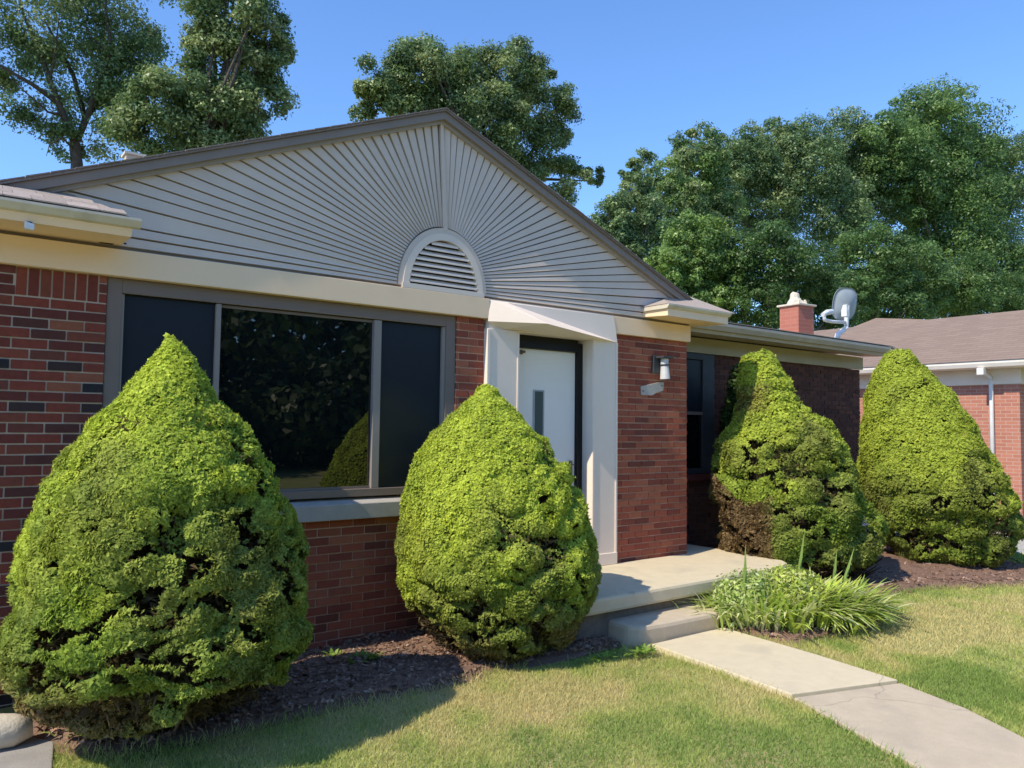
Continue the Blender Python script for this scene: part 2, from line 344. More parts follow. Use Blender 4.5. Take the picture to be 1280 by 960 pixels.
# bush outlines in the photograph, to know which bricks show
SIL1 = [(418,5),(450,35),(500,80),(560,131),(600,157),(650,174),(720,189),(780,203),(905,190)]
SIL2 = [(478,5),(510,46),(540,80),(575,100),(620,117),(660,125),(705,131),(815,95)]
def hid(px, py):
    for S_, c in ((SIL1, 205), (SIL2, 620)):
        if py > S_[0][0] and abs(px-c) < np.interp(py, [a for a, b in S_], [b for a, b in S_]): return True
    return not (0 < px < 1280 and 0 < py < 960)
BRICKS = []
def brick_wall(x0, x1, z0, z1, y, mats, mort, name='brick_wall', soldier=None, seed=0, back=.2, holes=()):
    q = random.Random(seed); b = MB()
    xc = [x0]+sorted(v for h in holes for v in h[:2])+[x1]
    if not holes: b.box(x0, x1, y+.009, y+back, z0, z1)
    else:
        hx0, hx1, hz0, hz1 = holes[0]
        b.box(x0, hx0, y+.009, y+back, z0, z1); b.box(hx1, x1, y+.009, y+back, z0, z1); b.box(hx0, hx1, y+.009, y+back, z0, hz0)
    w = b.build(name, mort, house)
    k = 0; z = z0
    while z < z1-.02:
        zt = min(z+PX, z1); off = (k % 2)*.1016
        x = x0-.2032+off+.03
        while x < x1:
            a = max(x+.005, x0); c = min(x+.1982, x1); c = x1 if x1-c < .03 else c
            segs = [(a, c)]
            for h in holes:
                if z > h[2]-.03 and z < h[3]: segs = [s for (l, r_) in segs for s in ((l, min(r_, h[0])), (max(l, h[1]), r_)) if s[1]-s[0] > .02]
            if soldier and z > soldier[2]-.02:
                segs = [s for (l, r_) in segs for s in ((l, min(r_, soldier[0])), (max(l, soldier[1]), r_)) if s[1]-s[0] > .02]
            for l, r_ in segs:
                if r_-l > .02: BRICKS.append((w, l, r_, z+.005, zt-.005 if zt < z1 else zt-.002, y+q.uniform(-.003, .003), q, mats))
            x += .2032
        z += PX; k += 1
    if soldier:
        x = soldier[0]
        while x < soldier[1]-.03:
            BRICKS.append((w, x+.005, min(x+PX-.005, soldier[1]), soldier[2]+.005, soldier[3]-.004, y+q.uniform(-.003, .003), q, mats)); x += PX
    return w
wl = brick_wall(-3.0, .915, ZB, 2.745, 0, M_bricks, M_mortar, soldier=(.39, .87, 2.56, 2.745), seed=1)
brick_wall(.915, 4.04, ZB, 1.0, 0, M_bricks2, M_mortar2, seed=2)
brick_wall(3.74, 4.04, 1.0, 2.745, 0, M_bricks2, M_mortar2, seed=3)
brick_wall(5.70, 6.87, ZB, 2.745, 0, M_bricks2, M_mortar2, seed=4, back=.75)
brick_wall(6.872, 12.0, ZB, 2.745, .75, M_bricks3, surf('shaded_mortar', (.17,.12,.09), (.13,.09,.07), 14, .95), seed=5, holes=((7.45, 8.30, 1.18, 2.76),))  # mortar darkened too, for the shade under the wing eave
# which bricks show largest become parts of their own, the others one part per wall
sc = []
for i, (w, l, r_, za, zb, y, q, mats) in enumerate(BRICKS):
    a = proj((l, y, za)); b = proj((r_, y, zb)); mx, my = (a[0]+b[0])/2, (a[1]+b[1])/2
    ok = (0 < b[0] and a[0] < 1280) and not (hid(a[0], my) and hid(b[0], my)) and my < 850 and w.name != 'x'
    if y > .5: ok = False
    sc.append((abs((b[0]-a[0])*(b[1]-a[1])) if ok else 0, i))
single = {i for s_, i in sorted(sc, reverse=True)[:298] if s_ > 0}
cache = {}; rest = {}
HL = Vector(house.location)
for i, (w, l, r_, za, zb, y, q, mats) in enumerate(BRICKS):
    wt = [3,3,2.6,2.4,2.2,1.2,1.8,1.8,1.3,.8][:len(mats)]; mi = q.choices(range(len(mats)), wt)[0]
    if i in single:
        key = (round(r_-l, 3), round(zb-za, 3), id(mats), mi)
        if key not in cache:
            b = MB(); b.box(-(r_-l)/2, (r_-l)/2, 0, .05, -(zb-za)/2, (zb-za)/2)
            me = bpy.data.meshes.new('brick'); me.from_pydata(b.v, [], b.f); me.materials.append(mats[mi]); cache[key] = me
        o = bpy.data.objects.new('brick', cache[key]); COL.objects.link(o); o.parent = w
        o.location = Vector(((l+r_)/2, y, (za+zb)/2))-HL
        o.rotation_euler = (q.uniform(-.012, .012), q.uniform(-.006, .006), q.uniform(-.012, .012))
    else:
        rest.setdefault(w.name, (w, MB(), mats))[1].box(l, r_, y, y+.05, za, zb, mi)
for w, b, mats in rest.values(): tag(b.build('bricks', mats, w), kind='stuff')
# blind walls, floors behind
b = MB(); b.box(-3, 6.87, 8.2, 8.4, -.15, 3.0); b.box(11.8, 12.0, .96, 5.6, -.15, 2.95); b.box(-3.0, -2.8, .2, 8.2, -.15, 2.9); b.box(6.88, 11.8, 5.6, 5.8, -.15, 2.95)
b.build('rear_wall', M_nbrick2, house)

# beam over the window and frieze boards
b = MB(); b.box(-3, 4.062, -.055, .20, 2.748, 2.932); b.build('window_beam', M_cream, house, bevel=.004)
b = MB(); b.box(5.665, 6.885, -.045, .20, 2.748, 2.930); b.box(6.70, 6.885, .2, .74, 2.748, 2.93); b.build('frieze_board', M_cream, house, bevel=.004)
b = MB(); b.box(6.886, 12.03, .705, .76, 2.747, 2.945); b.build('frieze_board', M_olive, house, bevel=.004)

# gable: backing sheet, fan of boards, divider, rakes
AX, AZ, SL = 3.52, 4.475, .407
b = MB(); b.prism([(.1,-.004,2.935),(6.9,-.004,2.935),(6.9,-.004,AZ-SL*3.38+.03),(AX,-.004,AZ+.03),(.1,-.004,AZ-SL*3.42+.03)], (0, .2, 0))
gable = b.build('gable_wall', M_sheath, house)
def rk(x): return (x, AZ-SL*abs(x-AX))
left = [(.30,2.955),(.34,3.045),(.42,3.13),(.63,3.285)]+[rk(x) for x in (.823,.98,1.139,1.294,1.446,1.60,1.729,1.847,1.95,2.05,2.155,2.27,2.375,2.475,2.57,2.655,2.74,2.83,2.915,2.99,3.075,3.165,3.25,3.335,3.42,3.49)]
right = [rk(x) for x in (3.55,3.63,3.70,3.78,3.86,3.93,4.01,4.085,4.165,4.245,4.33,4.42,4.515,4.61,4.705,4.80,4.91,5.04,5.145,5.245,5.37,5.50,5.635,5.78,5.925,6.09,6.25,6.42,6.62)]+[(6.62,3.10),(6.55,3.02),(6.5,2.955)]
VC, VA, VB = (3.575, 2.955), .462, .57
def fan(P, a0, a1):
    n = len(P); I = []
    for i in range(n):
        a = a0+(a1-a0)*i/(n-1); I.append((VC[0]+VA*math.cos(a), VC[1]+VB*math.sin(a)))
    return I
def boards(P, I):
    for i in range(len(P)-1):
        o0, o1, i0, i1 = P[i], P[i+1], I[i], I[i+1]
        po = np.array([o0, o1]); pi_ = np.array([i0, i1])
        co, ci = po.mean(0), pi_.mean(0); wo_ = np.linalg.norm(po[1]-po[0]); wi = np.linalg.norm(pi_[1]-pi_[0])
        fo = max(.2, 1-.010/max(wo_*.5, .02)*1.0); fi = max(.35, 1-.006/max(wi*.5, .006))
        fo = min(max(fo, .82), .963); fi = min(max(fi, .76), .94)
        a, b_ = co+(po-co)*fo; c, d_ = ci+(pi_-ci)*fi
        lo0, lo1 = (a, c) if a[1]+c[1] < b_[1]+d_[1] else (b_, d_)
        q = [(a, a[1]+c[1]), (c, a[1]+c[1]), (d_, b_[1]+d_[1]), (b_, b_[1]+d_[1])]
        lowz = min(t for _, t in q); jit = rnd.uniform(-.002, .002)
        fr = [(p[0], (-.030 if t == lowz else -.022)+jit, p[1]) for p, t in q]; bk = [(p[0], -.0045, p[1]) for p, t in q]
        m_ = MB(); m_.hexa(fr, bk); m_.build('siding_board', M_siding, gable)
boards(left, fan(left, math.pi, math.pi/2+.03)); boards(right, fan(right, math.pi/2-.03, 0))
b = MB(); b.prism([(3.563,-.043,3.48),(3.605,-.043,3.48),(3.540,-.043,4.47),(3.506,-.043,4.47)], (0, .038, 0)); b.build('gable_divider', M_siding, house, bevel=.004)
# arched vent
def arch(a, bb, n=28, z0=2.955, hh=0.0): return [(VC[0]+a*math.cos(math.pi*i/n), z0+hh+bb*math.sin(math.pi*i/n)) for i in range(n+1)]
def archband(name, a0, b0, a1, b1, y0, y1, mat, parent, base=0.0):
    o_ = arch(a0, b0); i_ = arch(a1, b1); mbd = MB(); n = len(o_)
    for k in range(n-1):
        A, B, C_, D_ = o_[k], o_[k+1], i_[k+1], i_[k]
        mbd.hexa([(p[0], y0, p[1]) for p in (A, B, C_, D_)], [(p[0], y1, p[1]) for p in (A, B, C_, D_)])
    if base: mbd.box(VC[0]-a0-.01, VC[0]+a0+.01, y0-.004, y1, 2.934, 2.978)
    return mbd.build(name, mat, parent)
vent = archband('gable_vent', .415, .505, .352, .445, -.050, -.004, M_vent, house, base=1)
archband('vent_trim', .455, .555, .4145, .5045, -.042, -.003, M_siding, vent)
b = MB(); b.prism([(x, -.006, z) for x, z in arch(.36, .455)], (0, .002, 0)); b.build('vent_backing', M_dark, vent)
for k in range(8):
    z = 2.993+k*.050; t = (z+.024-2.955)/.445
    if t >= .985: continue
    hw = .36*math.sqrt(1-min(t, .99)**2)
    b = MB(); b.hexa([(VC[0]-hw,-.050,z),(VC[0]+hw,-.050,z),(VC[0]+hw,-.050,z+.014),(VC[0]-hw,-.050,z+.014)], [(VC[0]-hw,-.012,z+.032),(VC[0]+hw,-.012,z+.032),(VC[0]+hw,-.012,z+.046),(VC[0]-hw,-.012,z+.046)])
    b.build('vent_slat', M_vent, vent)
# rakes: wide frieze board on the wall, fascia out in front, shingle edge on top
def rake(y0, y1, d0, d1, mat, name, xl=.12, xr=6.96, top=AZ+.0):
    for sx, xe in ((-1, xl), (1, xr)):
        dx = abs(xe-AX); zt = top-SL*dx; b = MB()
        b.prism([(AX,y0,top+d0),(xe,y0,zt+d0),(xe,y0,zt+d1),(AX,y0,top+d1)][::sx], (0, y1-y0, 0)); b.build(name, mat, house)
rake(-.056, -.004, -.030, .030, M_rake2, 'rake_frieze')
rake(-.095, -.057, .000, .066, M_rake, 'rake_fascia', .06, 7.0)
# roofs
for sx, xe in ((-1, .0), (1, 7.08)):
    dx = abs(xe-AX); b = MB()
    b.prism([(AX,-.115,AZ+.069),(xe,-.115,AZ+.069-SL*dx),(xe,-.115,AZ+.086-SL*dx),(AX,-.115,AZ+.086)][::sx], (0, 8.7, 0)); b.build('roof', M_shing, house)
ridge_rng = random.Random(5)
for sx, xe in ((-1, .0), (1, 7.08)):            # shingle ends along the rakes
    n = 26
    for k in range(n):
        a = AX+(xe-AX)*k/n; c = AX+(xe-AX)*(k+1)/n-.004*sx; za = AZ+.087-SL*abs(a-AX); zc = AZ+.087-SL*abs(c-AX); j = ridge_rng.uniform(0, .006)
        b = MB(); b.prism([(a,-.122-j,za),(c,-.122-j,zc),(c,-.122-j,zc+.010),(a,-.122-j,za+.007)][::sx], (0, .25, 0)); b.build('shingle', M_shing, house)
b = MB(); b.prism([(-3.3,-.42,3.068),(-3.3,4.0,3.73),(-3.3,8.6,3.05),(-3.3,8.6,2.98),(-3.3,-.42,3.045)], (3.5, 0, 0)); b.build('roof', M_shing, house)
b = MB(); b.prism([(7.0,.30,3.098),(7.0,3.4,3.56),(7.0,6.2,3.1),(7.0,6.2,3.03),(7.0,.30,3.07)], (5.30, 0, 0)); b.build('roof', M_shing2, house)
# left eave: boxed eave, crown gutter, return roof of pale shingles
b = MB(); b.prism([(-3.2,.0,2.962),(-3.2,-.40,2.950),(-3.2,-.42,3.005),(-3.2,-.42,3.03),(-3.2,0,3.03)], (4.18, 0, 0)); eave = b.build('left_eave', M_cream, house)
b = MB(); b.prism([(-3.2,-.418,3.0),(-3.2,-.442,3.008),(-3.2,-.470,3.046),(-3.2,-.470,3.062),(-3.2,-.418,3.062)], (4.225, 0, 0)); b.build('gutter', M_gutter, eave)
b = MB(); b.add([(-3.2,-.445,3.070),(.96,-.445,3.070),(.64,0,3.25),(-3.2,0,3.25),(-3.2,-.445,3.060),(.96,-.445,3.060),(.96,-.0,3.060),(-3.2,0,3.060)],
    [(0,1,2,3),(4,7,6,5),(0,4,5,1),(1,5,6,2)]); rr = b.build('return_roof', M_sheath, house)
srng = random.Random(3)
for row in range(4):
    y0 = -.458+row*.105; z0 = 3.074+row*.0425; xr = .965-row*.08; x = -3.2+srng.uniform(0, .2)
    xs_ = []
    while x < xr: xs_.append(x); x += .17+srng.uniform(-.03, .03)
    for i, xa in enumerate(xs_):
        xb = min(xs_[i+1] if i+1 < len(xs_) else xr, xr)-.004
        if xb-xa < .02: continue
        j = srng.uniform(-.004, .004); b = MB()
        b.hexa([(xa,y0+j,z0),(xb,y0+j,z0),(xb-(.06 if xb > xr-.02 else 0),y0+.13,z0+.053),(xa,y0+.13,z0+.053)], [(xa,y0+j,z0+.009),(xb,y0+j,z0+.009),(xb-(.06 if xb > xr-.02 else 0),y0+.13,z0+.062),(xa,y0+.13,z0+.062)])
        b.build('shingle', M_shing2, rr)
# right eave return beside the gable, sunlit end, and the low wing eave
b = MB(); b.hexa([(6.125,-.375,2.945),(7.13,-.375,2.940),(7.13,-.375,3.06),(6.125,-.375,3.06)], [(6.125,-.02,2.965),(7.13,.33,2.965),(7.13,.33,3.06),(6.125,-.02,3.06)]); eave2 = b.build('eave_return', M_cream, house)
b = MB(); b.prism([(6.10,-.374,3.02),(6.10,-.392,3.024),(6.10,-.412,3.052),(6.10,-.412,3.066),(6.10,-.02,3.066),(6.10,-.02,3.02)], (1.05, 0, 0)); b.build('gutter', M_gutter, eave2)
b = MB(); b.add([(6.10,-.40,3.070),(7.22,-.40,3.072),(7.22,.6,3.30),(6.78,.0,3.30),(6.42,-.05,3.19),(6.10,-.0,3.075),(6.10,-.40,3.062),(7.22,-.40,3.062),(7.22,.6,3.06),(6.10,0,3.06)],
    [(0,1,2,3,4),(0,4,5),(0,6,7,1),(1,7,8,2),(6,0,5,9)]); b.build('return_roof', M_shing2, house)
b = MB(); b.prism([(7.0,.74,2.965),(7.0,.345,2.945),(7.0,.33,2.99),(7.0,.33,3.07),(7.0,.74,3.07)], (5.08, 0, 0)); eave3 = b.build('wing_eave', M_wgutter, house)
b = MB(); b.prism([(7.06,.328,2.985),(7.06,.30,2.992),(7.06,.272,3.05),(7.06,.272,3.086),(7.06,.328,3.086)], (5.02, 0, 0)); b.build('gutter', M_wgutter, eave3)
for k in range(3):   # stepped shingle courses at the foot of the wing roof
    b = MB(); y0 = .27+k*.13; z0 = 3.10+k*.0193
    b.hexa([(7.05,y0,z0),(12.18,y0,z0),(12.18,y0+.15,z0+.0225),(7.05,y0+.15,z0+.0225)], [(7.05,y0,z0+.01),(12.18,y0,z0+.01),(12.18,y0+.15,z0+.032),(7.05,y0+.15,z0+.032)]); b.build('shingle_course', M_shing2, house)
# picture window
b = MB(); x0, x1, z0, z1 = .918, 3.738, 1.172, 2.744
for (a, c, e, f) in ((x0, x0+.095, z0, z1), (x1-.10, x1, z0, z1), (x0+.095, x1-.10, z1-.10, z1), (x0+.095, x1-.10, z0, z0+.062)): b.box(a, c, .012, .12, e, f)
win = b.build('picture_window', M_bronze, house, bevel=.004)
b = MB(); b.box(x0+.096, x1-.101, .03, .11, z1-.104, z1-.1005); b.build('head_track', M_black, win)
for a, c in ((1.646, 1.682), (2.935, 3.003)):
    b = MB(); b.box(a, c, .020, .11, z0+.0625, z1-.1045); b.build('mullion', M_mull, win, bevel=.003)
for a, c, e, f in ((1.0135, 1.03, z0+.0625, z1-.105), (3.607, 3.6375, z0+.0625, z1-.105)):
    b = MB(); b.box(a, c, .026, .11, e, f); b.build('sash_stile', M_mull, win)
for a, c, mt, yy in ((1.030, 1.646, M_screen, .055), (1.682, 2.935, M_glass, .062), (3.003, 3.607, M_screen, .055)):
    b = MB(); b.box(a-.002, c+.002, yy, yy+.006, z0+.062, z1-.104); b.build('pane', mt, win)
for e, f in ((z0+.0628, z0+.082), (z1-.126, z1-.1048)):
    b = MB(); b.box(1.682, 2.935, .045, .061, e, f); b.build('sash_rail', M_bronze, win)
b = MB(); b.box(x0, x1, .13, .2, z0, z1); b.build('window_backing', M_dark, win)
b = MB(); b.hexa([(.90,-.075,1.0),(3.76,-.075,1.0),(3.76,-.075,1.125),(.90,-.075,1.125)], [(.90,.115,1.001),(3.76,.115,1.001),(3.76,.115,1.168),(.90,.115,1.168)]); b.build('stone_sill', M_sill, house, bevel=.006)
# small wing window
b = MB(); b.box(7.45, 7.56, .72, .83, 1.18, 2.745); b.box(8.06, 8.30, .735, .83, 1.18, 2.745); b.box(7.56, 8.06, .72, .83, 2.66, 2.745); b.box(7.56, 8.06, .72, .83, 1.18, 1.25)
w2 = b.build('wing_window', M_lampdark, house, bevel=.004)
b = MB(); b.box(7.56, 8.06, .765, .775, 1.25, 1.94); b.build('pane', M_glass, w2)
b = MB(); b.box(7.56, 8.06, .755, .762, 1.98, 2.66); b.build('pane', M_screen, w2)
b = MB(); b.box(7.56, 8.06, .74, .80, 1.94, 1.98); b.build('meeting_rail', M_bronze, w2)
b = MB(); b.box(7.42, 8.33, .66, .80, 1.10, 1.178); b.build('window_sill', M_bricks[3], w2)
# entrance: posts, folded canopy header, recessed door
b = MB(); b.box(4.042, 4.405, -.06, .30, -.1, 2.66); ent = b.build('entrance_post', M_white_grey, house, bevel=.005)
b = MB(); b.box(5.352, 5.698, -.06, .30, .33, 2.66); b.build('entrance_post', M_white_grey, house, bevel=.005)
for xa, xb in ((4.036, 4.062), (4.383, 4.402), (5.355, 5.374), (5.676, 5.702)):
    b = MB(); b.box(xa, xb, -.068, -.0605, (.0 if xa < 5 else .362), 2.645); b.build('trim_strip', M_white_grey, ent)
b = MB(); b.box(5.346, 5.704, -.072, .0, .362, .48); b.build('plinth_trim', M_white_grey, ent, bevel=.004)
b = MB(); b.box(4.066, 5.664, -.045, .18, 2.655, 2.932); b.build('entrance_header', M_white_grey, house)
A = (4.07,-.047,2.925); B_ = (5.66,-.047,2.922); Cc = (5.70,-.062,2.652); D_ = (4.04,-.062,2.722)
Pp = tuple(at(684, 404.5, -.34)); Ee = (4.26,-.062,2.915)
b = MB(); b.add([A, D_, Pp, Ee, Cc, B_, (4.2,-.02,2.66), (5.6,-.02,2.655)], [(0,1,2,3), (3,2,4,5), (1,6,7,4,2), (0,3,5), (0,5,7,6), (0,6,1), (5,4,7)])
b.build('entrance_canopy', M_white_grey, house)
b = MB(); b.box(4.405, 4.505, .09, .30, .33, 2.62); b.box(5.285, 5.351, .09, .30, .33, 2.62); b.box(4.505, 5.285, .09, .30, 2.53, 2.654); b.box(4.505, 5.285, .02, .30, .36, .40); df = b.build('door_frame', M_black, house)
b = MB(); b.box(4.508, 5.282, .13, .17, .405, 2.528); door = b.build('front_door', M_door, house, bevel=.004)
b = MB(); b.box(4.730, 4.868, .122, .131, 1.60, 2.125); b.build('door_window_trim', surf('grey_gasket', (.45,.47,.46), None, 5, .5), door)
b = MB(); b.box(4.748, 4.850, .1195, .1225, 1.615, 2.110); b.build('door_window', M_dglass, door)
b = MB(); b.box(4.515, 4.575, .10, .129, 2.465, 2.505); b.tube([(4.56,.105,2.485),(4.60,.10,2.49)], .012, 6); b.build('door_closer', surf('brass_bracket', (.16,.11,.06), None, 20, .4), door)
b = MB(); b.box(5.20, 5.235, .105, .129, 1.28, 1.42); b.tube([(5.217,.10,1.38),(5.217,.07,1.38),(5.15,.065,1.38)], .009, 6); b.build('door_handle', M_bronze, door)
# chimney on the low wing and a pale flue behind the gable
b = MB(); b.prism([(11.84,1.74,3.2),(12.24,1.70,3.2),(12.26,2.08,3.2),(11.86,2.12,3.2)], (0, 0, .71)); ch = b.build('chimney', brickwall_mat('chimney_brick', .2, .068, (.42,.15,.10), (.37,.125,.085), (.41,.18,.13), True), house)
b = MB(); b.prism([(11.80,1.70,3.912),(12.28,1.66,3.912),(12.30,2.12,3.912),(11.82,2.16,3.912)], (0, 0, .035)); b.build('chimney_crown', M_stone, ch, bevel=.01)
b = MB(); b.tube([(11.99,1.90,3.945),(11.99,1.90,4.0),(12.0,1.91,4.06),(12.0,1.91,4.14),(12.0,1.90,4.17)], [.15,.125,.085,.075,.045], 9)
for k in range(9): a = rnd.uniform(0, 6.28); b.tube([(12.06+.13*math.cos(a),1.9+.13*math.sin(a),3.94),(12.06+.13*math.cos(a),1.9+.12*math.sin(a),3.97+rnd.uniform(.0,.07))], [.045,.02], 6)
b.build('mortar_cap', M_stone, ch)
p = at(167, 197, 4.5)
b = MB(); b.box(p[0]-.10, p[0]+.10, 4.4, 4.6, p[2]-.9, p[2]); fl = b.build('flue', surf('pale_flue_brick', (.62,.50,.36), (.5,.4,.28), 8, .8), house)
b = MB(); b.box(p[0]-.12, p[0]+.12, 4.38, 4.62, p[2], p[2]+.03); b.build('flue_cap', M_stone, fl)
# little gap and cable by the eave
b = MB(); b.tube([tuple(at(124,302.5,-.06)), tuple(at(140,305,-.07)), tuple(at(150,302,-.06)), tuple(at(158,305,-.06))], .006, 5); b.build('eave_cable', M_black, house)

# ------------------------------------------------------------------ things fixed to the house
p0 = at(37, 281, -.40)
sl_ = thing('security_light', (p0[0], -.40, 2.945), 'small white sensor light fixed under the left eave', 'sensor light')
b = MB(); b.box(p0[0]-.012, p0[0]+.012, -.41, -.38, 2.935, 2.953); b.build('bracket', M_lampdark, sl_)
b = MB(); b.hexa([(p0[0]-.03,-.455,2.90),(p0[0]+.022,-.455,2.895),(p0[0]+.022,-.45,2.935),(p0[0]-.03,-.45,2.945)], [(p0[0]-.024,-.37,2.905),(p0[0]+.024,-.37,2.905),(p0[0]+.024,-.37,2.94),(p0[0]-.024,-.37,2.945)]); b.build('sensor_body', M_wmetal, sl_, bevel=.006)

la = thing('wall_lamp', (6.36, 0, 2.35), 'dark bracket wall lamp with white glass shade on the brick pillar', 'wall lamp')
b = MB(); b.box(6.285, 6.40, -.035, -.004, 2.36, 2.555); b.build('back_plate', M_lampdark, la, bevel=.005)
b = MB(); b.box(6.315, 6.475, -.15, -.035, 2.525, 2.548); b.build('hood', M_lampdark, la, bevel=.004)
b = MB(); b.tube([(6.40,-.085,2.523),(6.40,-.085,2.46)], [.044,.044], 14); b.build('upper_shade', M_frost, la, smooth=False)
b = MB(); b.tube([(6.40,-.085,2.459),(6.40,-.085,2.446)], [.050,.050], 14); b.build('band', M_lampdark, la)
b = MB(); b.tube([(6.402,-.085,2.445),(6.41,-.085,2.30)], [.043,.056], 14); b.build('lower_shade', M_frost, la)
pl = thing('wall_plaque', (6.29, 0, 2.16), 'slanted white plaque on the brick pillar below the wall lamp', 'plaque')
b = MB(); b.prism([(6.11,-.012,2.115),(6.29,-.012,2.118),(6.36,-.012,2.15),(6.465,-.012,2.175),(6.475,-.012,2.27),(6.40,-.012,2.27),(6.25,-.012,2.238),(6.11,-.012,2.212)], (0, .010, 0)); b.build('plate', surf('grey_white_plaque', (.50,.47,.42), (.40,.37,.33), 12, .6), pl, bevel=.003)
for px_, zz in ((6.14,2.16),(6.44,2.23)):
    b = MB(); b.tube([(px_,-.017,zz),(px_,-.011,zz)], .007, 8); b.build('screw', M_lampdark, pl)

p0 = np.array((10.45, .55, 3.16))
di = thing('satellite_dish', tuple(p0), 'grey satellite dish on a white bent mast at the edge of the wing roof', 'satellite dish')
foot = at(1046, 424, .5); elb = at(1058, 406, .46); top = at(1058, 383, .46)
b = MB(); b.hexa([tuple(foot+np.array(v)) for v in ((-.13,-.05,-.03),(.12,-.05,-.03),(.12,.09,-.005),(-.13,.09,-.005))], [tuple(foot+np.array(v)) for v in ((-.13,-.05,.0),(.12,-.05,.0),(.12,.09,.02),(-.13,.09,.02))]); b.build('foot_plate', M_wmetal, di)
b = MB(); b.tube([foot, foot+np.array((.03,0,.07)), elb-np.array((.0,0,.04)), elb, top-np.array((0,0,.08)), top], [.045,.042,.038,.036,.034,.034], 10); b.build('mast', M_wmetal, di, smooth=True)
dn = Vector((.30, .86, .20)).normalized(); c = Vector(tuple(at(1055.5, 380, .52))); ux = dn.cross(Vector((0,0,1))).normalized(); uz = ux.cross(dn)
V = []; F = []; NR, NS = 6, 28
for side in (0, 1):
    for i in range(NR+1):
        r_ = i/NR
        for k in range(NS):
            a = 2*math.pi*k/NS; sq = 1.0+.05*math.cos(4*a-math.pi)
            V.append(c+ux*(.235*r_*math.cos(a)*sq)+uz*(.268*r_*math.sin(a)*sq)-dn*(.07*(1-r_*r_)+.008*side))
for side in (0, 1):
    o_ = side*(NR+1)*NS
    for i in range(NR):
        for k in range(NS):
            q = (o_+i*NS+k, o_+i*NS+(k+1) % NS, o_+(i+1)*NS+(k+1) % NS, o_+(i+1)*NS+k); F.append(q if side else q[::-1])
for k in range(NS): F.append((NR*NS+k, NR*NS+(k+1) % NS, (2*NR+1)*NS+(k+1) % NS, (2*NR+1)*NS+k))
b = MB(); b.add(V, F); b.build('dish', M_dish, di, smooth=True)
b = MB(); q = Vector(tuple(top)); b.hexa([q+Vector(v) for v in ((-.05,-.03,-.16),(.05,-.03,-.16),(.05,-.03,.02),(-.05,-.03,.02))], [q+Vector(v) for v in ((-.05,.06,-.16),(.05,.06,-.16),(.05,.06,.02),(-.05,.06,.02))]); b.build('bracket', M_wmetal, di, bevel=.008)
b = MB(); a0 = at(1056,403,.46); a1 = at(1040,402,.42); a2 = at(1031,400,.42); a3 = at(1029.5,393,.42); b.tube([a0, a1, a2, a3], [.026,.026,.028,.024], 8); b.build('feed_arm', M_wmetal, di, smooth=True)
b = MB(); b.tube([at(1028.5,393.5,.42), at(1034,390.5,.44), at(1040,389.5,.46)], [.03,.042,.038], 10); b.build('receiver', M_wmetal, di)

# ------------------------------------------------------------------ porch and step
po = thing('porch', (5.7, -.5, 0), 'low concrete porch slab with rounded corners before the door and pillar', 'porch')
P = []
def arc(cx_, cy_, r_, a0, a1, n=8): return [(cx_+r_*math.cos(a0+(a1-a0)*i/n), cy_+r_*math.sin(a0+(a1-a0)*i/n)) for i in range(n+1)]
P = [(7.40,.70)]+[(7.40,.0)][:0]+[(6.872,.70),(6.872,-.005),(4.42,-.005),(3.98,-.065)]+arc(4.35,-.72,.42,math.pi,1.5*math.pi)+arc(7.0,-.66,.45,1.5*math.pi,2*math.pi)+[(7.44,.2)]
b = MB(); b.prism([(x, y, .36) for x, y in P], (0, 0, -.135)); b.build('porch_slab', M_conc, po, bevel=.028)
b = MB(); b.prism([(x*.965+.2, y*.93+(-.0 if y < 0 else -.0), .224) for x, y in P], (0, 0, -.3)); b.build('porch_base', surf('stained_block', (.26,.215,.165), (.15,.12,.095), 7, .9, .5, 40), po)
stp = thing('front_step', (5.1, -1.1, 0), 'single concrete step between the porch slab and the walk', 'step')
S_ = [(4.62,-.95),(4.62,-1.28),(4.70,-1.375),(4.95,-1.40),(5.60,-1.415),(5.70,-1.37),(5.735,-1.25),(5.735,-.95)]
b = MB(); b.prism([(x, y, .145) for x, y in S_], (0, 0, -.25)); b.build('step_block', M_conc2, stp, bevel=.034)

# ------------------------------------------------------------------ edging stones in the left corner
for (pa, pb, r_, lab) in ((( -.25,-.70,.06), (.52,-.74,.07), .095, 'long pale rounded edging stone beside the grey paving'), ((.10,-.12,.20), (.42,-.22,.22), .09, 'small white stone half hidden behind the largest spruce')):
    pa, pb = Vector(pa), Vector(pb); b = MB(); n = 9; pts = [pa.lerp(pb, i/n)+Vector((0, rnd.uniform(-.008,.008), rnd.uniform(-.006,.006))) for i in range(n+1)]
    rad = [r_*(.55 if i in (0, n) else .92 if i in (1, n-1) else rnd.uniform(.96, 1.05)) for i in range(n+1)]
    b.tube(pts, rad, 12); tag(b.build('edging_stone', M_stone, smooth=True), lab, 'stone', 'pale edging stones')

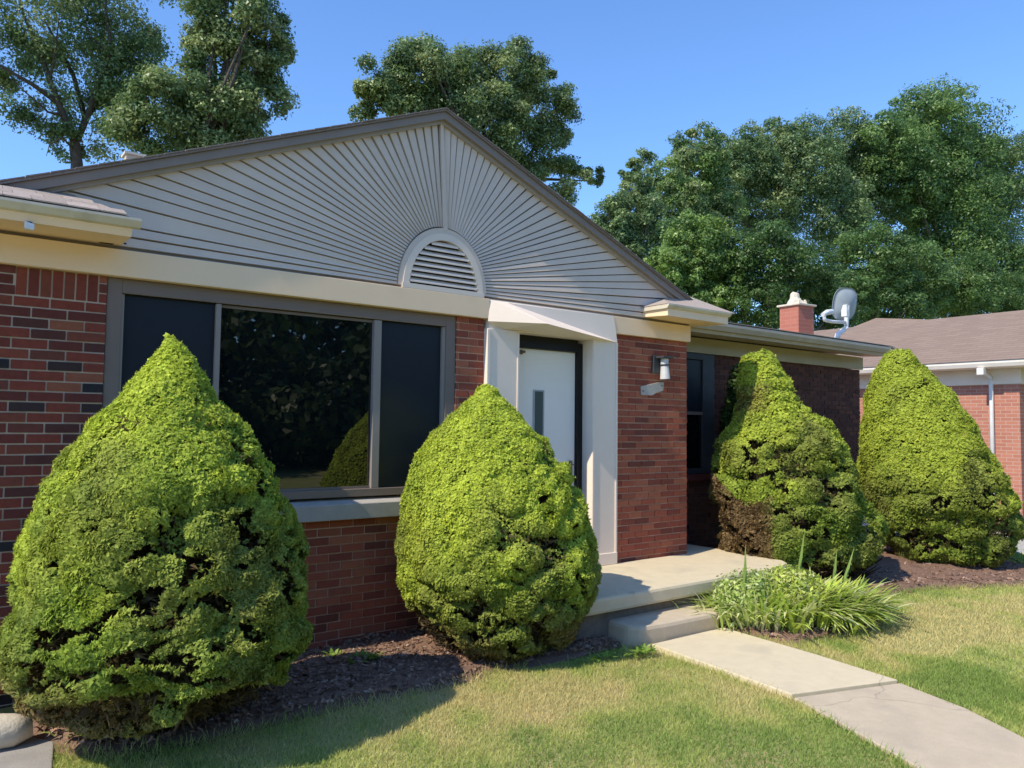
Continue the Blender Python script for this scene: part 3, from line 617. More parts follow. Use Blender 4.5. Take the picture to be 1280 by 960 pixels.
# ------------------------------------------------------------------ clipped spruces
def spruce(label, cones, n, tl, seed, ragz, brown, gaps=120, tone=1.0, group='dwarf spruces in the front beds', npad=150, padr=.2):
    q = np.random.default_rng(seed)
    cx0, cy0 = cones[0][0], cones[0][1]
    root = thing('dwarf_spruce', (cx0, cy0, 0), label, 'spruce', group)
    allv, allc = [], []; core = MB()
    area = [sum((prof[i+1][0]-prof[i][0])*(prof[i][1]+prof[i+1][1])/2 for i in range(len(prof)-1)) for _, _, prof in cones]
    for ci, (cx_, cy_, prof) in enumerate(cones):
        zz = np.array([p[0] for p in prof]); rr_ = np.array([p[1] for p in prof]); sh = np.array([p[2] for p in prof])
        al = math.atan2(cx_, cy_+5.8); ex, ey = math.cos(al), -math.sin(al)
        m_ = int(n*area[ci]/sum(area))
        def samp(k):
            zs = np.linspace(zz[0], zz[-1], 400); w = np.interp(zs, zz, rr_)+.02; cw = np.cumsum(w); return np.interp(q.random(k)*cw[-1], cw, zs)
        def pos(th, z, dr=0):
            r_ = np.interp(z, zz, rr_)+dr; s_ = np.interp(z, zz, sh)
            return np.stack([cx_+s_*ex+r_*np.cos(th), cy_+s_*ey+r_*np.sin(th), z], 1)
        th = q.uniform(0, 2*math.pi, m_); z = samp(m_)
        # fewer sprays on the side turned to the wall
        back = np.cos(th)*math.sin(al)+np.sin(th)*math.cos(al); k = q.random(m_) < np.where(back > .45, .45, 1.0); th, z = th[k], z[k]; m_ = len(z)
        slope = -np.gradient(np.interp(np.linspace(zz[0], zz[-1], 200), zz, rr_), np.linspace(zz[0], zz[-1], 200)); sl2 = np.interp(z, np.linspace(zz[0], zz[-1], 200), slope)
        N_ = unit(np.stack([np.cos(th), np.sin(th), np.clip(sl2*-1*-1, -.9, 2.0)], 1))
        K = max(20, int(npad*area[ci]/sum(area))); pth = q.uniform(0, 2*math.pi, K); pz = samp(K); pc = pos(pth, pz)
        pr = padr*q.uniform(.55, 1.35, K)*np.clip(.55+np.interp(pz, zz, rr_)/1.0, .5, 1.3); ph = q.uniform(.5, 1.3, K)
        P0 = pos(th, z); best = np.zeros(m_); who = np.zeros(m_, int)
        for i in range(K):
            dv = P0-pc[i]; hz = np.hypot(dv[:, 0], dv[:, 1])/1.25; d2 = (hz**2+(dv[:, 2]/.72)**2)/pr[i]**2
            bmp = np.sqrt(np.clip(1-d2, 0, None))*ph[i]; u = bmp > best; best[u] = bmp[u]; who[u] = i
        right = np.cos(th)*ex+np.sin(th)*ey          # +1 on the side that faces right in the picture
        rag = np.clip((ragz-z)/.8+.30+.42*right+.25*wob(P0, 2.2, seed+9), .14, 1.0)
        off = -.025+rag*(.19*np.minimum(best, .9)-.15)*(padr/.2)+.012*wob(P0, 14, seed+1)+.006*wob(P0, 40, seed+2)
        hole = np.clip((.16-best)/.16, 0, 1)*np.clip(rag*1.3, 0, 1); big = wob(P0*np.array([1,1,1.6]), 3.4, seed+3)
        off -= np.clip(big-1.1, 0, 1)*.16*rag
        # ragged clefts between the sprays: many short streaks, denser low down and on the right
        NS = int(gaps*area[ci]/sum(area)); sth = q.uniform(0, 2*math.pi, NS*3); sz_ = samp(NS*3)
        sw = np.clip((ragz-sz_)/.9+.25+.45*(np.cos(sth)*ex+np.sin(sth)*ey), .10, 1); ok = q.random(NS*3) < sw*.62; sth, sz_, sw = sth[ok], sz_[ok], sw[ok]
        scn = pos(sth, sz_); PW = P0+np.stack([wob(P0, 24, seed+31), wob(P0, 24, seed+32), wob(P0, 24, seed+33)], 1)*.020*(padr/.115)
        hd = np.zeros(m_)
        for i in range(len(sth)):
            dv = PW-scn[i]; tx, ty = -math.sin(sth[i]), math.cos(sth[i]); u_ = dv[:, 0]*tx+dv[:, 1]*ty; sl_a = q.normal(0, .45); v_ = dv[:, 2]-sl_a*u_; n_ = dv[:, 0]*math.cos(sth[i])+dv[:, 1]*math.sin(sth[i])
            a_ = padr*q.uniform(.35, 1.25)*(.5+.6*sw[i]); b_s = padr*q.uniform(.16, .42)*(.5+.6*sw[i])
            hd = np.maximum(hd, np.where(np.abs(n_) < .3, 1-(u_/a_)**2-(v_/b_s)**2, 0))
        off -= np.clip(hd+.25, 0, 1)*.055*(padr/.115); hd = np.clip(hd*2.2, 0, 1)
        keep = q.random(m_) > np.maximum(hole*.8, hd*.97)
        P1 = P0+N_*off[:, None]; Np = unit((P1-pc[who])/pr[who][:, None]*np.array([1,1,1.3]))
        N2 = unit(N_+Np*(.8*rag*(best > .05))[:, None]+np.array([0,0,.25]))
        P1, N2, z, th, best, rag = P1[keep], N2[keep], z[keep], th[keep], best[keep], rag[keep]; m_ = len(z)
        # colours: lime young tips, duller older sprays, dead brown patches; top-to-bottom shading painted in
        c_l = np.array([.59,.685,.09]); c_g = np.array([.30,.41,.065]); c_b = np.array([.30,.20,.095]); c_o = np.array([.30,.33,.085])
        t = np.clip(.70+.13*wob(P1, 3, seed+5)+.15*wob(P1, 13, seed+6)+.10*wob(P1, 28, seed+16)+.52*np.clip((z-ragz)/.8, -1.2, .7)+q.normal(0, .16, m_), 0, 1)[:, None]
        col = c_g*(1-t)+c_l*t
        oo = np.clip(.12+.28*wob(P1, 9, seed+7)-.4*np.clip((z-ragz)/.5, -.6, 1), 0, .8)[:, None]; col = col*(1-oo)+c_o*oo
        pxr = (P1-np.array([cx_, cy_, 0]))@np.array([ex, ey, 0])
        bw = np.clip(brown(pxr, z)+.28*wob(P1, 7, seed+8)+q.normal(0, .12, m_), 0, 1)
        bw = np.where(brown(pxr, z) < -.5, 0, bw)[:, None]
        dead = c_b*q.uniform(.45, 1.25, (m_, 1)); col = col*(1-bw)+dead*bw
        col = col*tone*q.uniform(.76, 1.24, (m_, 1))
        for rep in range(3):
            if rep < 1:      # sprays that point outwards
                dr = unit(N2*.75+np.array([0,0,.22])+q.normal(0, .48, (m_, 3))); wv = unit(np.cross(dr, q.normal(size=(m_, 3))))
            else:            # sprays that lie along the surface
                nn = unit(N2+q.normal(0, .30, (m_, 3))); dr = unit(np.cross(nn, q.normal(size=(m_, 3)))); wv = np.cross(nn, dr)
            ln = (tl*q.uniform(.65, 1.35, (m_, 1))); w_ = ln*(.26 if rep < 1 else .42); b0 = P1-dr*ln*.3+q.normal(0, tl*.25, (m_, 3))
            allv.append(np.stack([b0-wv*w_, b0+wv*w_, b0+dr*ln], 1).reshape(-1, 3)); allc.append(col)
        mi_ = int(m_*.16); ti = q.uniform(0, 6.2832, mi_); zi = np.minimum(samp(mi_), zz[-1]-.55); Pi = pos(ti, zi, -.17-.05*np.clip((ragz-zi)/.8, 0, 1)*q.random(mi_)+q.normal(0, .03, mi_)); Ni = np.stack([np.cos(ti), np.sin(ti), .2+0*ti], 1)
        ci_ = np.array([.13,.10,.05])*q.uniform(.5, 1.4, (mi_, 1))
        for rep in range(2):
            dr = unit(Ni*.5+q.normal(0, .7, (mi_, 3))); wv = unit(np.cross(dr, q.normal(size=(mi_, 3)))); ln = .06*q.uniform(.6, 1.5, (mi_, 1))
            allv.append(np.stack([Pi-wv*ln*.16, Pi+wv*ln*.16, Pi+dr*ln], 1).reshape(-1, 3)); allc.append(ci_)
        rings = []
        nz = 18
        for j in range(nz+1):
            zc = zz[0]+(zz[-1]-zz[0])*j/nz*.985
            rj = max(.0, float(np.interp(zc, zz, rr_))-.20-.07*max(0, min(1, (ragz-zc)/.8)))*.93; s_ = float(np.interp(zc, zz, sh))
            rings.append([(cx_+s_*ex+rj*math.cos(a), cy_+s_*ey+rj*math.sin(a), zc) for a in [2*math.pi*i/24 for i in range(24)]])
        vs = [p for rg in rings for p in rg]; fs = [(j*24+i, j*24+(i+1) % 24, (j+1)*24+(i+1) % 24, (j+1)*24+i) for j in range(nz) for i in range(24)]
        core.add(vs, fs)
        for k_ in range(46):    # bare twigs that show in the gaps
            a = q.uniform(0, 6.28); z1 = q.uniform(zz[0], zz[0]+.55*(zz[-1]-zz[0])); r1 = float(np.interp(z1, zz, rr_)); s_ = float(np.interp(z1, zz, sh))
            core.tube([(cx_+s_*ex, cy_+s_*ey, max(.02, z1-.25)), (cx_+s_*ex+.92*r1*math.cos(a), cy_+s_*ey+.92*r1*math.sin(a), z1)], [.014,.004], 4, caps=False)
    core.build('inner_twigs', M_twig, root)
    b = MB(); b.tube([(cx0, cy0, -.05), (cx0, cy0, .5)], [.09,.06], 8); b.build('trunk', M_bark, root)
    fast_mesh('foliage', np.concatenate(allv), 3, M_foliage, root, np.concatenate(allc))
    return root
def prof(rows, c0, kz, kr, hor):
    out = [(1.76+(hor-y)*kz, hw*kr, (c-c0)*kr) for y, c, hw in rows]; return sorted(out)
B1 = prof([(410,214,4),(419,214,15),(443,217,32),(495,217,74),(556,221,120),(598,224,148),(648,223,165),(715,226,183),(775,224,198),(820,225,188),(850,227,160),(870,226,126),(880,225,90)], 203, .00460, .00428, 527.6)
B2 = prof([(476,610,4),(484,610,18),(510,609,42),(540,611,72),(575,615,95),(620,617,113),(660,621,122),(705,628,130),(740,625,122),(765,623,113),(790,624,92),(808,625,64)], 622, .0065, .0065, 533)
B3 = prof([(434,946,10),(442,948,24),(476,956,38),(500,962,45),(526,974,64),(551,974,82),(598,978,95),(626,981,99),(660,980,95),(689,983,92),(704,985,85)], 975, .00950, .00895, 537)
B3b = [(.13,.30,0),(.4,.42,0),(.7,.40,0),(.95,.27,0),(1.10,.08,0)]
B4 = prof([(431,1128,10),(439,1124,22),(470,1129,45),(492,1136,60),(525,1145,73),(560,1152,86),(592,1160,97),(623,1172,100),(655,1178,98),(680,1180,84),(700,1180,64),(712,1185,45)], 1165, .01085, .00952, 539.5)
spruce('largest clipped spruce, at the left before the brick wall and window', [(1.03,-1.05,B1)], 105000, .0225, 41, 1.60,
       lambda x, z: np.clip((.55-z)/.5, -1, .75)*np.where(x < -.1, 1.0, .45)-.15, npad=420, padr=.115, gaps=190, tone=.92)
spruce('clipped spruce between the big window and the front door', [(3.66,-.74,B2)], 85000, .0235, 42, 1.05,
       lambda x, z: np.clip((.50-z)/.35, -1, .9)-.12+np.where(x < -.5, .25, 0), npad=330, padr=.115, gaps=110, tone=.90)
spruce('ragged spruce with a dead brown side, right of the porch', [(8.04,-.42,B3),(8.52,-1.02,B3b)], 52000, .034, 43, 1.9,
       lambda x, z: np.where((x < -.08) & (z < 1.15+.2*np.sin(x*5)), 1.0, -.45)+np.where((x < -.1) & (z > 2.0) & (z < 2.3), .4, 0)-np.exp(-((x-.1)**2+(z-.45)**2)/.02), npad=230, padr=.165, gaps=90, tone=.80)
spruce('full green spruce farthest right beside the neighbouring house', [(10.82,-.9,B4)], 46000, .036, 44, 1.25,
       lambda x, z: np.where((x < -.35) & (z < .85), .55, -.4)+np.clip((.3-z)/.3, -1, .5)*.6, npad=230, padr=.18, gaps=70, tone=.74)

# added dark foliage, coloured as the third spruce's shaded left side
def leafblob(name, label, cat, C, Rr, n, size, seed, cols, group=None, kind=None, stems=0):
    q = np.random.default_rng(seed); root = thing(name, (C[0], C[1], 0), label, cat, group)
    d = unit(q.normal(size=(n, 3))); rad = q.uniform(.45, 1.0, (n, 1))**.6; P1 = np.array(C)+d*rad*np.array(Rr)*(1+.15*wob(d, 4, seed)[:, None])
    P1[:, 2] = np.maximum(P1[:, 2], .03); nn = unit(d+q.normal(0, .6, (n, 3))+np.array([0,0,.3])); a = unit(np.cross(nn, q.normal(size=(n, 3)))); b_ = np.cross(nn, a); s_ = size*q.uniform(.6, 1.3, (n, 1))
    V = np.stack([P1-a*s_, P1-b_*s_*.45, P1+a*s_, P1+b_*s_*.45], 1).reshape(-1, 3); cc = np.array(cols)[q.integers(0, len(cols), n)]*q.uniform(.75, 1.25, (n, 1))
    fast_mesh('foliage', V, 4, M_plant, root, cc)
    if stems:
        b = MB()
        for k in range(stems): e_ = np.array(C)+q.normal(size=3)*np.array(Rr)*.5; b.tube([(C[0]+q.normal()*.05, C[1]+q.normal()*.05, 0), tuple(e_)], [.012,.004], 5)
        b.build('stem', M_bark, root)
    return root
leafblob('spruce_shade_foliage', 'dark green foliage added as the shaded left side of the ragged spruce', 'shrub', (8.42,.30,1.65), (.40,.32,.95), 9000, .045, 51, [(.05,.09,.02),(.07,.12,.025),(.04,.07,.018)], stems=8)

# ------------------------------------------------------------------ low plants
def blades(root, name, n, base, spread, L0, L1, w, droop, seed, cols, ztop=None, outward=.8):
    q = np.random.default_rng(seed); V = []; CC = []
    bx = base[0]+q.normal(0, spread[0], n); by = base[1]+q.normal(0, spread[1], n); a = q.uniform(0, 6.283, n)
    ox = (bx-base[0])/max(spread[0], .01); oy = (by-base[1])/max(spread[1], .01)
    dirx = np.cos(a)+outward*ox; diry = np.sin(a)+outward*oy; dl = np.hypot(dirx, diry); dirx /= dl; diry /= dl
    L_ = q.uniform(L0, L1, n); dr = q.uniform(droop*.5, droop*1.4, n); W_ = w*q.uniform(.7, 1.3, n); ci = q.integers(0, len(cols), n); seg = 4
    pts = []
    for s_ in range(seg+1):
        t = s_/seg; hx = L_*t*(.25+.55*dr*t); hz = L_*(t-.62*dr*t*t); pts.append(np.stack([bx+dirx*hx, by+diry*hx, np.maximum(hz, .02)], 1))
    side = np.stack([-diry, dirx, 0*dirx], 1)
    for s_ in range(seg):
        w0 = W_*(1-(s_/seg)**2.2)*(.6 if s_ == 0 else 1); w1 = W_*max(.06, 1-((s_+1)/seg)**2.2)
        V.append(np.stack([pts[s_]-side*w0[:, None], pts[s_]+side*w0[:, None], pts[s_+1]+side*w1[:, None], pts[s_+1]-side*w1[:, None]], 1)); CC.append(np.array(cols)[ci]*q.uniform(.8, 1.2, (n, 1)))
    return fast_mesh(name, np.concatenate(V).reshape(-1, 3), 4, M_plant, root, np.concatenate(CC))
lime = [(.46,.54,.09),(.54,.60,.15),(.36,.47,.08),(.62,.64,.28)]
grey = [(.42,.52,.14),(.50,.59,.20),(.36,.48,.11),(.60,.66,.32)]
var = [(.38,.50,.10),(.46,.56,.14),(.66,.69,.38),(.30,.43,.08)]
def mound(name, label, C, Rr, n, size, seed, cols, nb_, bw):
    r_ = leafblob(name, label, 'plant', C, Rr, n, size, seed, cols, 'perennials by the walk', stems=6)
    cols = [tuple(min(.75, v*1.25) for v in c_) for c_ in cols]
    blades(r_, 'strap_leaves', nb_, (C[0], C[1]), (Rr[0]*.55, Rr[1]*.55), C[2]+Rr[2]*.35, C[2]+Rr[2]*1.25, bw, .8, seed+50, cols); return r_
mound('grey_green_plant', 'grey green bushy perennial next to the porch step', (6.06,-1.40,.20), (.32,.28,.25), 3600, .024, 61, grey, 900, .015)
mound('lime_plant', 'lime green leafy perennial in the middle of the bed by the walk', (6.46,-1.58,.22), (.38,.32,.27), 4200, .026, 62, lime, 1500, .020)
r1 = thing('arching_plant', (6.95,-1.66,0), 'arching strap leaved perennial at the lawn end of the bed', 'plant', 'perennials by the walk')
blades(r1, 'leaves', 3000, (6.78,-1.66), (.20,.16), .32, .54, .021, 1.05, 63, var+lime)
def sword(name, label, px, py0, py1, Y, lean):
    a = at(px, py1, Y); t = at(px+lean, py0, Y); root = thing(name, (a[0], a[1], 0), label, 'plant', 'sword leaved stalks above the perennials')
    base = np.array([a[0], a[1], .02]); tip = np.array(t)
    for k, (f, dx) in enumerate(((1.0, 0), (.82, .03), (.7, -.035))):
        tp = base+(tip-base)*f+np.array([dx, dx*.4, 0]); sd = np.array([.8,-.6,0])*.017
        mid = base+(tp-base)*.55; V = [base-sd*.6, base+sd*.6, mid+sd, mid-sd, tp]; fd = np.array([.003,.004,0])
        b = MB(); b.hexa([tuple(v) for v in (V[0], V[1], V[2], V[4], V[3])], [tuple(v+fd) for v in (V[0], V[1], V[2], V[4], V[3])]); b.build('sword_leaf', M_sword, root)
M_sword = surf('sword_leaf_green', (.25,.35,.09), (.18,.28,.06), 14, .5)
sword('sword_leaf_plant', 'upright sword leaves rising at the porch end of the bed', 930, 680, 752, -1.45, 2)
sword('sword_leaf_plant', 'tall sword leaves in the middle before the ragged spruce', 992, 662, 750, -1.5, 14)
sword('sword_leaf_plant', 'short pair of sword leaves at the lawn end of the bed', 1040, 688, 755, -1.5, 6)
sword('sword_leaf_plant', 'slanting sword leaves leaning towards the far lawn', 1046, 684, 760, -1.6, 22)
r1 = thing('broad_leaf_plant', (5.86,-1.25,0), 'single broad yellow green leaf drooping over the step', 'plant')
blades(r1, 'leaf', 14, (5.88,-1.22), (.03,.03), .26, .36, .030, 1.0, 64, [(.36,.40,.07),(.30,.36,.06)])
for i, (px, py, nn, h, lab) in enumerate(((455,828,26,.10,'bright green sprout in the mulch below the window'), (420,822,14,.08,'tiny weed in the mulch beside the largest spruce'), (803,818,30,.09,'green weed tuft at the corner where walk meets step'), (755,824,12,.06,'tiny weed at the mulch edge below the second spruce'), (108,915,22,.10,'small green weed at the foot of the largest spruce'))):
    d = fw+rt*(px-640)/FPX+up*(480-py)/FPX; w_ = CAM+d*(-1.76/d[2]); r1 = thing('weed', (w_[0], w_[1], 0), lab, 'weed', 'weeds along the bed edge')
    blades(r1, 'leaves', nn*2, (w_[0], w_[1]), (.07,.03), h*.6, h*1.3, .014, .9, 70+i, [(.26,.40,.06),(.34,.46,.12),(.20,.33,.05)])

# ------------------------------------------------------------------ neighbouring house
nb = thing('neighbour_house', (17.5, 4, 0), 'salmon brick house with brown roof and white gutter at the right edge', 'house')
XN = 16.0
b = MB(); b.box(XN, XN+.2, .135, 12, -.1, 2.66); b.build('side_wall', M_nbrick, nb)
b = MB(); b.box(XN-.03, XN+.35, -.137, .13, -.1, 2.66); b.build('corner_pier', M_nbrick, nb)
b = MB(); b.box(XN+.36, XN+7, -.0, .2, -.1, 2.66); b.build('front_wall', M_nbrick2, nb)
b = MB(); b.box(XN-.05, XN+7.0, -.17, -.02, 2.661, 2.97); b.box(XN-.05, XN+.15, -.02, 12, 2.661, 2.97); b.build('frieze', M_nfrieze, nb, bevel=.005)
b = MB(); b.box(XN-.42, XN-.06, -.60, 12, 2.955, 2.975); b.build('soffit', M_nfrieze, nb)
b = MB(); b.prism([(XN-.43,-.62,2.952),(XN-.47,-.62,2.965),(XN-.50,-.62,3.03),(XN-.50,-.62,3.075),(XN-.40,-.62,3.075)], (0, 12.6, 0)); b.build('gutter', M_nfascia, nb)
b = MB(); b.box(XN-.5, XN+7, -.64, -.60, 2.95, 3.07); b.build('front_fascia', M_nfascia, nb)
xr, zr = 19.4, 4.50
b = MB(); b.add([(XN-.52,-.66,3.08),(XN-.52,12.0,3.08),(xr,11.4,zr),(xr,-.66,zr),(22.5,12,3.1),(22.5,-.66,3.1)], [(0,1,2,3),(3,2,4,5),(0,3,5),(1,4,2)]); b.build('roof', M_nroof, nb)
b = MB(); c = at(1095, 397.5, 5.2); b.add([(c[0],c[1],c[2]),(c[0]-3.6,c[1]-2.0,3.15),(c[0]-1.2,c[1]-2.4,c[2]-.42),(c[0]+2,c[1]-.5,c[2]-.35),(c[0]-2,c[1]+4,3.2),(c[0]+3,c[1]+4,3.2)], [(0,1,2),(0,2,3),(0,4,1),(0,3,5),(0,5,4)]); b.build('rear_hip_roof', M_nroof, nb)
b = MB(); b.tube([(XN-.44,.33,2.96),(XN-.40,.33,2.88),(XN-.06,.33,2.80),(XN-.055,.33,2.70),(XN-.055,.33,.05)], .038, 10); b.build('downspout', M_wmetal, nb, smooth=True)
b = MB(); b.box(XN-.53, XN-.40, .27, .39, 2.82, 2.95); b.build('outlet', M_wmetal, nb, bevel=.01)
p = at(1278, 440, 1.3)
b = MB(); b.box(p[0]-.0, p[0]+.10, 1.2, 1.3, p[2]-.1, p[2]+.12); b.build('roof_vent', M_rake, nb)
b = MB(); b.box(12.9, 15.9, -3.2, 14, -.1, .0); tag(b.build('driveway', surf('driveway_gravel', (.50,.49,.47), (.36,.35,.33), 30, .9, .5, 60), bevel=.01), 'pale driveway strip between the two houses', kind='structure')

# ------------------------------------------------------------------ trees
def crown(root, blobs, n, size, seed, cols, sub=None, name='crown', flat=.85, fuzz=.10):
    """blobs: (centre, radii) ellipsoids; leaves sit on many small sprays spread through them"""
    q = np.random.default_rng(seed); V = []; CC = []; cent = []
    vol = np.array([r_[0]*r_[2] for _, r_ in blobs]); vol = vol/vol.sum()
    for (C, Rr), f in zip(blobs, vol):
        Rr = np.array(Rr); nb_ = max(5, int((sub or 60)*f)); nl = max(20, int(n*f/nb_))
        d = unit(q.normal(size=(nb_, 3))); rad = q.uniform(.2, 1.0, (nb_, 1))**.5; cc_ = np.array(C)+d*rad*Rr
        cr = Rr.mean()*q.uniform(.22, .46, nb_)*(10/max(nb_, 10))**.18; cent.append(cc_)
        for j in range(nb_):
            e_ = unit(q.normal(size=(nl, 3))); e_[:, 2] = np.where(q.random(nl) < .45, np.abs(e_[:, 2]), e_[:, 2])
            s_ = cr[j]*q.uniform(.25, 1.0, (nl, 1))**.5*np.array([1.15,1.15,flat]); P1 = cc_[j]+e_*s_+q.normal(0, cr[j]*fuzz, (nl, 3))
            nn = unit(e_*1.0+q.normal(0, .55, (nl, 3))+np.array([0,0,.35])); a = unit(np.cross(nn, q.normal(size=(nl, 3)))); b_ = np.cross(nn, a); sz = size*q.uniform(.55, 1.4, (nl, 1))
            V.append(np.stack([P1-a*sz*.8-b_*sz*.55, P1-a*sz*.5+b_*sz*.6, P1+a*sz], 1).reshape(-1, 3))
            base = np.array(cols)[q.integers(0, len(cols))]; CC.append(base*1.45*q.uniform(.75, 1.25, (nl, 1))*q.uniform(.9, 1.1))
    fast_mesh(name, np.concatenate(V), 3, M_leaf, root, np.concatenate(CC)); return np.concatenate(cent)
def limbs(root, base, fork, cents, seed, r0_=.3, n=14):
    q = np.random.default_rng(seed); b = MB(); b.tube([(base[0],base[1],-.2),(base[0]+.1,base[1],fork[2]*.5),tuple(fork)], [r0_*1.3, r0_, r0_*.8], 10); b.build('trunk', M_bark, root)
    b = MB()
    for c_ in cents[q.permutation(len(cents))[:n]]:
        mid = (np.array(fork)*.45+c_*.55)+q.normal(0, .25, 3)-np.array([0,0,.3]); b.tube([tuple(fork), tuple((np.array(fork)*.75+mid*.25)+q.normal(0,.1,3)), tuple(mid), tuple(c_)], [r0_*.5, r0_*.36, r0_*.22, r0_*.06], 6, caps=False)
    b.build('limb', M_bark, root)
def blob(px, py, Y, rx, ry, dy=None):
    c_ = at(px, py, Y); Z = proj(c_)[2]; k = Z/FPX; return (c_, (rx*k, (dy if dy else rx*k*.8), ry*k))
oak = [(.11,.165,.06),(.145,.20,.07),(.09,.14,.05),(.19,.235,.09)]
maple = [(.11,.18,.045),(.15,.23,.06),(.085,.15,.04),(.18,.26,.07)]
blueg = [(.105,.165,.065),(.14,.20,.08),(.085,.14,.055)]
YT = 16.0
t1 = thing('airy_tree', tuple(at(92, 300, YT)*[1,1,0]), 'tall thin crowned tree with bare forked limbs behind the left roof', 'tree', 'trees behind the house')
bl = [blob(60,30,YT,75,60), blob(15,70,YT,50,50), blob(150,40,YT,50,60), blob(20,120,YT,35,35), blob(100,95,YT,50,45), blob(140,110,YT,40,50), blob(185,60,YT,25,45), blob(110,165,YT,45,30), blob(60,-70,YT,120,70), blob(185,-60,YT,60,50), blob(-70,20,YT,60,90), blob(70,150,YT,35,22), blob(90,185,YT,30,14), blob(165,95,YT,40,50)]
crown(t1, bl, 70000, .046, 81, oak+blueg, sub=260, fuzz=.42)
b = MB()
def limbpx(pts, r_, Y=YT): b.tube([tuple(at(x, y, Y+dy)) for x, y, dy in pts], [r_*.75*(1-.8*i/(len(pts)-1)) for i in range(len(pts))], 7, caps=False)
b.tube([tuple(at(96,420,YT)), tuple(at(95,260,YT)), tuple(at(96,205,YT)), tuple(at(93,178,YT))], [.19,.16,.14,.125], 9); b.build('trunk', M_bark, t1); b = MB()
limbpx([(93,178,0),(79,144,-.2),(62,100,-.3),(48,60,-.3),(30,20,0),(18,-30,0)], .13); limbpx([(95,180,0),(106,147,.2),(92,95,.3),(72,55,.5),(50,15,.6)], .12)
limbpx([(95,178,0),(108,148,0),(122,105,-.3),(140,66,-.4),(132,10,-.4),(135,-40,-.3)], .12); limbpx([(72,128,-.2),(40,105,-.5),(0,82,-.8),(-40,60,-1)], .09); limbpx([(108,148,0),(125,128,.4),(160,80,.8),(180,30,1)], .07)
limbpx([(79,144,-.2),(60,140,-.5),(35,118,-.6),(15,100,-.7)], .05); limbpx([(140,66,-.4),(128,60,-.6),(105,35,-.8)], .05); limbpx([(95,190,0),(78,172,-.4),(62,180,-.7),(58,195,-.8)], .04); limbpx([(62,100,-.3),(70,60,-.6),(75,10,-.8)], .05)
b.build('limb', M_bark, t1, smooth=True)
t2 = thing('leafy_tree', tuple(at(250, 300, YT-2)*[1,1,0]), 'leafy tree with ragged right edge above the left roof slope', 'tree', 'trees behind the house')
Y2 = YT-2
bl = [blob(290,25,Y2,60,50), blob(270,80,Y2,45,50), blob(320,70,Y2,45,45), blob(200,130,Y2,50,40), blob(260,140,Y2,70,45), blob(320,130,Y2,40,30), blob(180,165,Y2,50,28), blob(240,175,Y2,60,20), blob(345,50,Y2,20,35), blob(350,115,Y2,22,14), blob(300,-50,Y2,60,50), blob(300,165,Y2,40,18)]
cs = crown(t2, bl, 80000, .052, 82, oak, sub=260, fuzz=.30)
limbs(t2, at(250,300,Y2), at(245,215,Y2), cs, 83, .22, 22)
t3 = thing('round_tree', tuple(at(600, 400, 17)*[1,1,0]), 'broad dark tree rising behind the gable peak', 'tree', 'trees behind the house')
Y3 = 17
bl = [blob(462,100,Y3,26,26), blob(455,125,Y3,25,25), blob(540,85,Y3,50,42), blob(500,120,Y3,40,30), blob(600,110,Y3,50,50), blob(640,95,Y3,45,38), blob(668,95,Y3,25,25), blob(680,140,Y3,45,40), blob(630,170,Y3,55,50), blob(570,150,Y3,60,40), blob(690,195,Y3,35,30), blob(705,225,Y3,35,22), blob(745,218,Y3,16,13), blob(655,215,Y3,35,25), blob(560,200,Y3,80,50), blob(640,67,Y3,10,12), blob(490,112,Y3,42,34), blob(520,92,Y3,45,38), blob(475,132,Y3,35,24), blob(575,115,Y3,45,45)]
cs = crown(t3, bl, 140000, .06, 84, oak+[(.085,.125,.03)], sub=340, fuzz=.22)
limbs(t3, at(600,400,Y3), at(600,235,Y3), cs, 85, .3, 24)
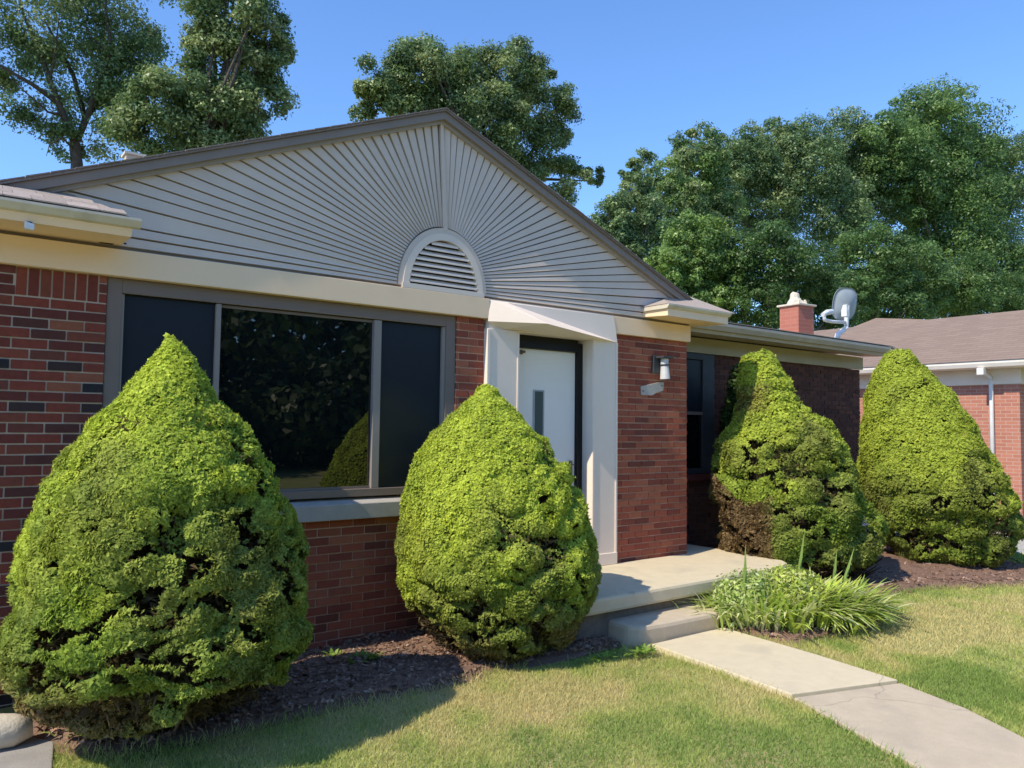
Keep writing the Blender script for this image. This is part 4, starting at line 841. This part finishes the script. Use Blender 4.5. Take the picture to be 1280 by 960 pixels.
# the bank of trees on the right
RT = [('tall_tree', 'tallest tree at the right with a domed crown', 30, [(.08,.145,.04),(.115,.185,.05),(.065,.12,.035)], [(1180,180,75,75),(1130,215,50,65),(1225,220,55,70),(1180,270,90,70),(1190,340,95,60),(1105,190,40,45),(1150,150,45,40),(1165,230,60,60)], 60000, .20),
      ('tall_tree', 'dark tree reaching the right edge of the picture', 27, blueg, [(1275,215,45,50),(1290,280,60,70),(1250,330,45,60),(1280,360,60,40)], 24000, .16),
      ('tall_tree', 'grey green tree between the tall dome and the middle crowns', 33, blueg, [(1055,182,45,42),(1090,215,40,45),(1010,205,50,55),(1080,240,50,60),(1040,270,60,60)], 30000, .17),
      ('tall_tree', 'paler crown in the middle of the tree bank', 35, blueg+oak, [(980,195,45,45),(940,205,40,45),(960,260,55,60),(905,220,35,50)], 28000, .17),
      ('tall_tree', 'rounded crown on the left shoulder of the tree bank', 32, oak+maple, [(870,205,42,48),(840,250,45,55),(890,270,45,55),(880,320,50,55)], 28000, .16),
      ('small_tree', 'small wispy tree at the left end of the tree bank', 29, oak+blueg, [(802,205,20,16),(795,235,26,30),(790,275,45,45),(765,285,35,30),(820,320,50,50),(770,320,40,35)], 22000, .13),
      ('small_tree', 'bright green tree above the porch roof', 22, maple+[(.12,.19,.035)], [(870,310,50,45),(840,340,40,35),(900,350,50,40),(870,380,55,30)], 24000, .12),
      ('small_tree', 'dark low tree behind the chimney and dish', 20, [(.05,.10,.025),(.04,.08,.02),(.07,.125,.03)], [(960,330,60,50),(1010,350,50,45),(950,385,60,30),(1030,390,45,30)], 26000, .11),
      ('small_tree', 'layered green tree above the neighbouring roof', 24, [(.07,.13,.035),(.10,.165,.045),(.06,.11,.03)], [(1090,330,60,45),(1140,350,60,45),(1060,370,50,35),(1190,370,60,35),(1110,390,60,25)], 40000, .15),
      ('small_tree', 'low shadowy tree behind the neighbouring roof ridge', 23, [(.05,.10,.025),(.06,.11,.028)], [(1240,375,50,35),(1285,370,40,35),(1215,345,35,30)], 16000, .13)]
for i, (nm, lab, Y, cols, B, n, sz) in enumerate(RT):
    base = at(B[0][0], 520, Y)
    root = thing(nm, (base[0], base[1], 0), lab, 'tree', 'bank of trees on the right')
    cs = crown(root, [blob(x, y, Y, rx, ry) for x, y, rx, ry in B], int(n*2.6), sz*.74, 90+i, cols, sub=int(200+n/90))
    limbs(root, base, at(B[0][0], max(b_[1] for b_ in B)+40, Y), cs, 120+i, .35, 12)
# the wood across the street, which the big window mirrors
q = np.random.default_rng(5); V = []; CC = []
for k in range(130):
    c_ = np.array([q.uniform(-12, 45), -19-q.uniform(0, 7), q.uniform(.2, 6.8)]); n = 400; e_ = unit(q.normal(size=(n, 3))); P1 = c_+e_*q.uniform(.6, 1, (n, 1))*np.array([2.0,1.6,1.5])
    nn = unit(e_+q.normal(0, .5, (n, 3))); a = unit(np.cross(nn, q.normal(size=(n, 3)))); b_ = np.cross(nn, a); s_ = q.uniform(.12, .32, (n, 1)); P1[:, 2] = np.maximum(P1[:, 2], .1)
    V.append(np.stack([P1-a*s_, P1-b_*s_*.6, P1+a*s_, P1+b_*s_*.6], 1).reshape(-1, 3)); CC.append(np.array(maple)[q.integers(0, 4)]*q.uniform(.35, .7, (n, 1)))
n = 26000; P1 = np.stack([q.uniform(-25, 70, n), -29-q.uniform(0, 4, n), q.uniform(0, 9.5, n)], 1); nn = unit(q.normal(size=(n, 3))+np.array([0, 1.2, .3])); a = unit(np.cross(nn, q.normal(size=(n, 3)))); b_ = np.cross(nn, a); s_ = q.uniform(.25, .5, (n, 1))
V.append(np.stack([P1-a*s_, P1-b_*s_*.6, P1+a*s_, P1+b_*s_*.6], 1).reshape(-1, 3)); CC.append(np.array(blueg)[q.integers(0, 3, n)]*q.uniform(.3, .6, (n, 1)))
tag(fast_mesh('woodland', np.concatenate(V), 4, M_leaf, None, np.concatenate(CC)), 'far off wood mirrored in the dark window', kind='stuff')
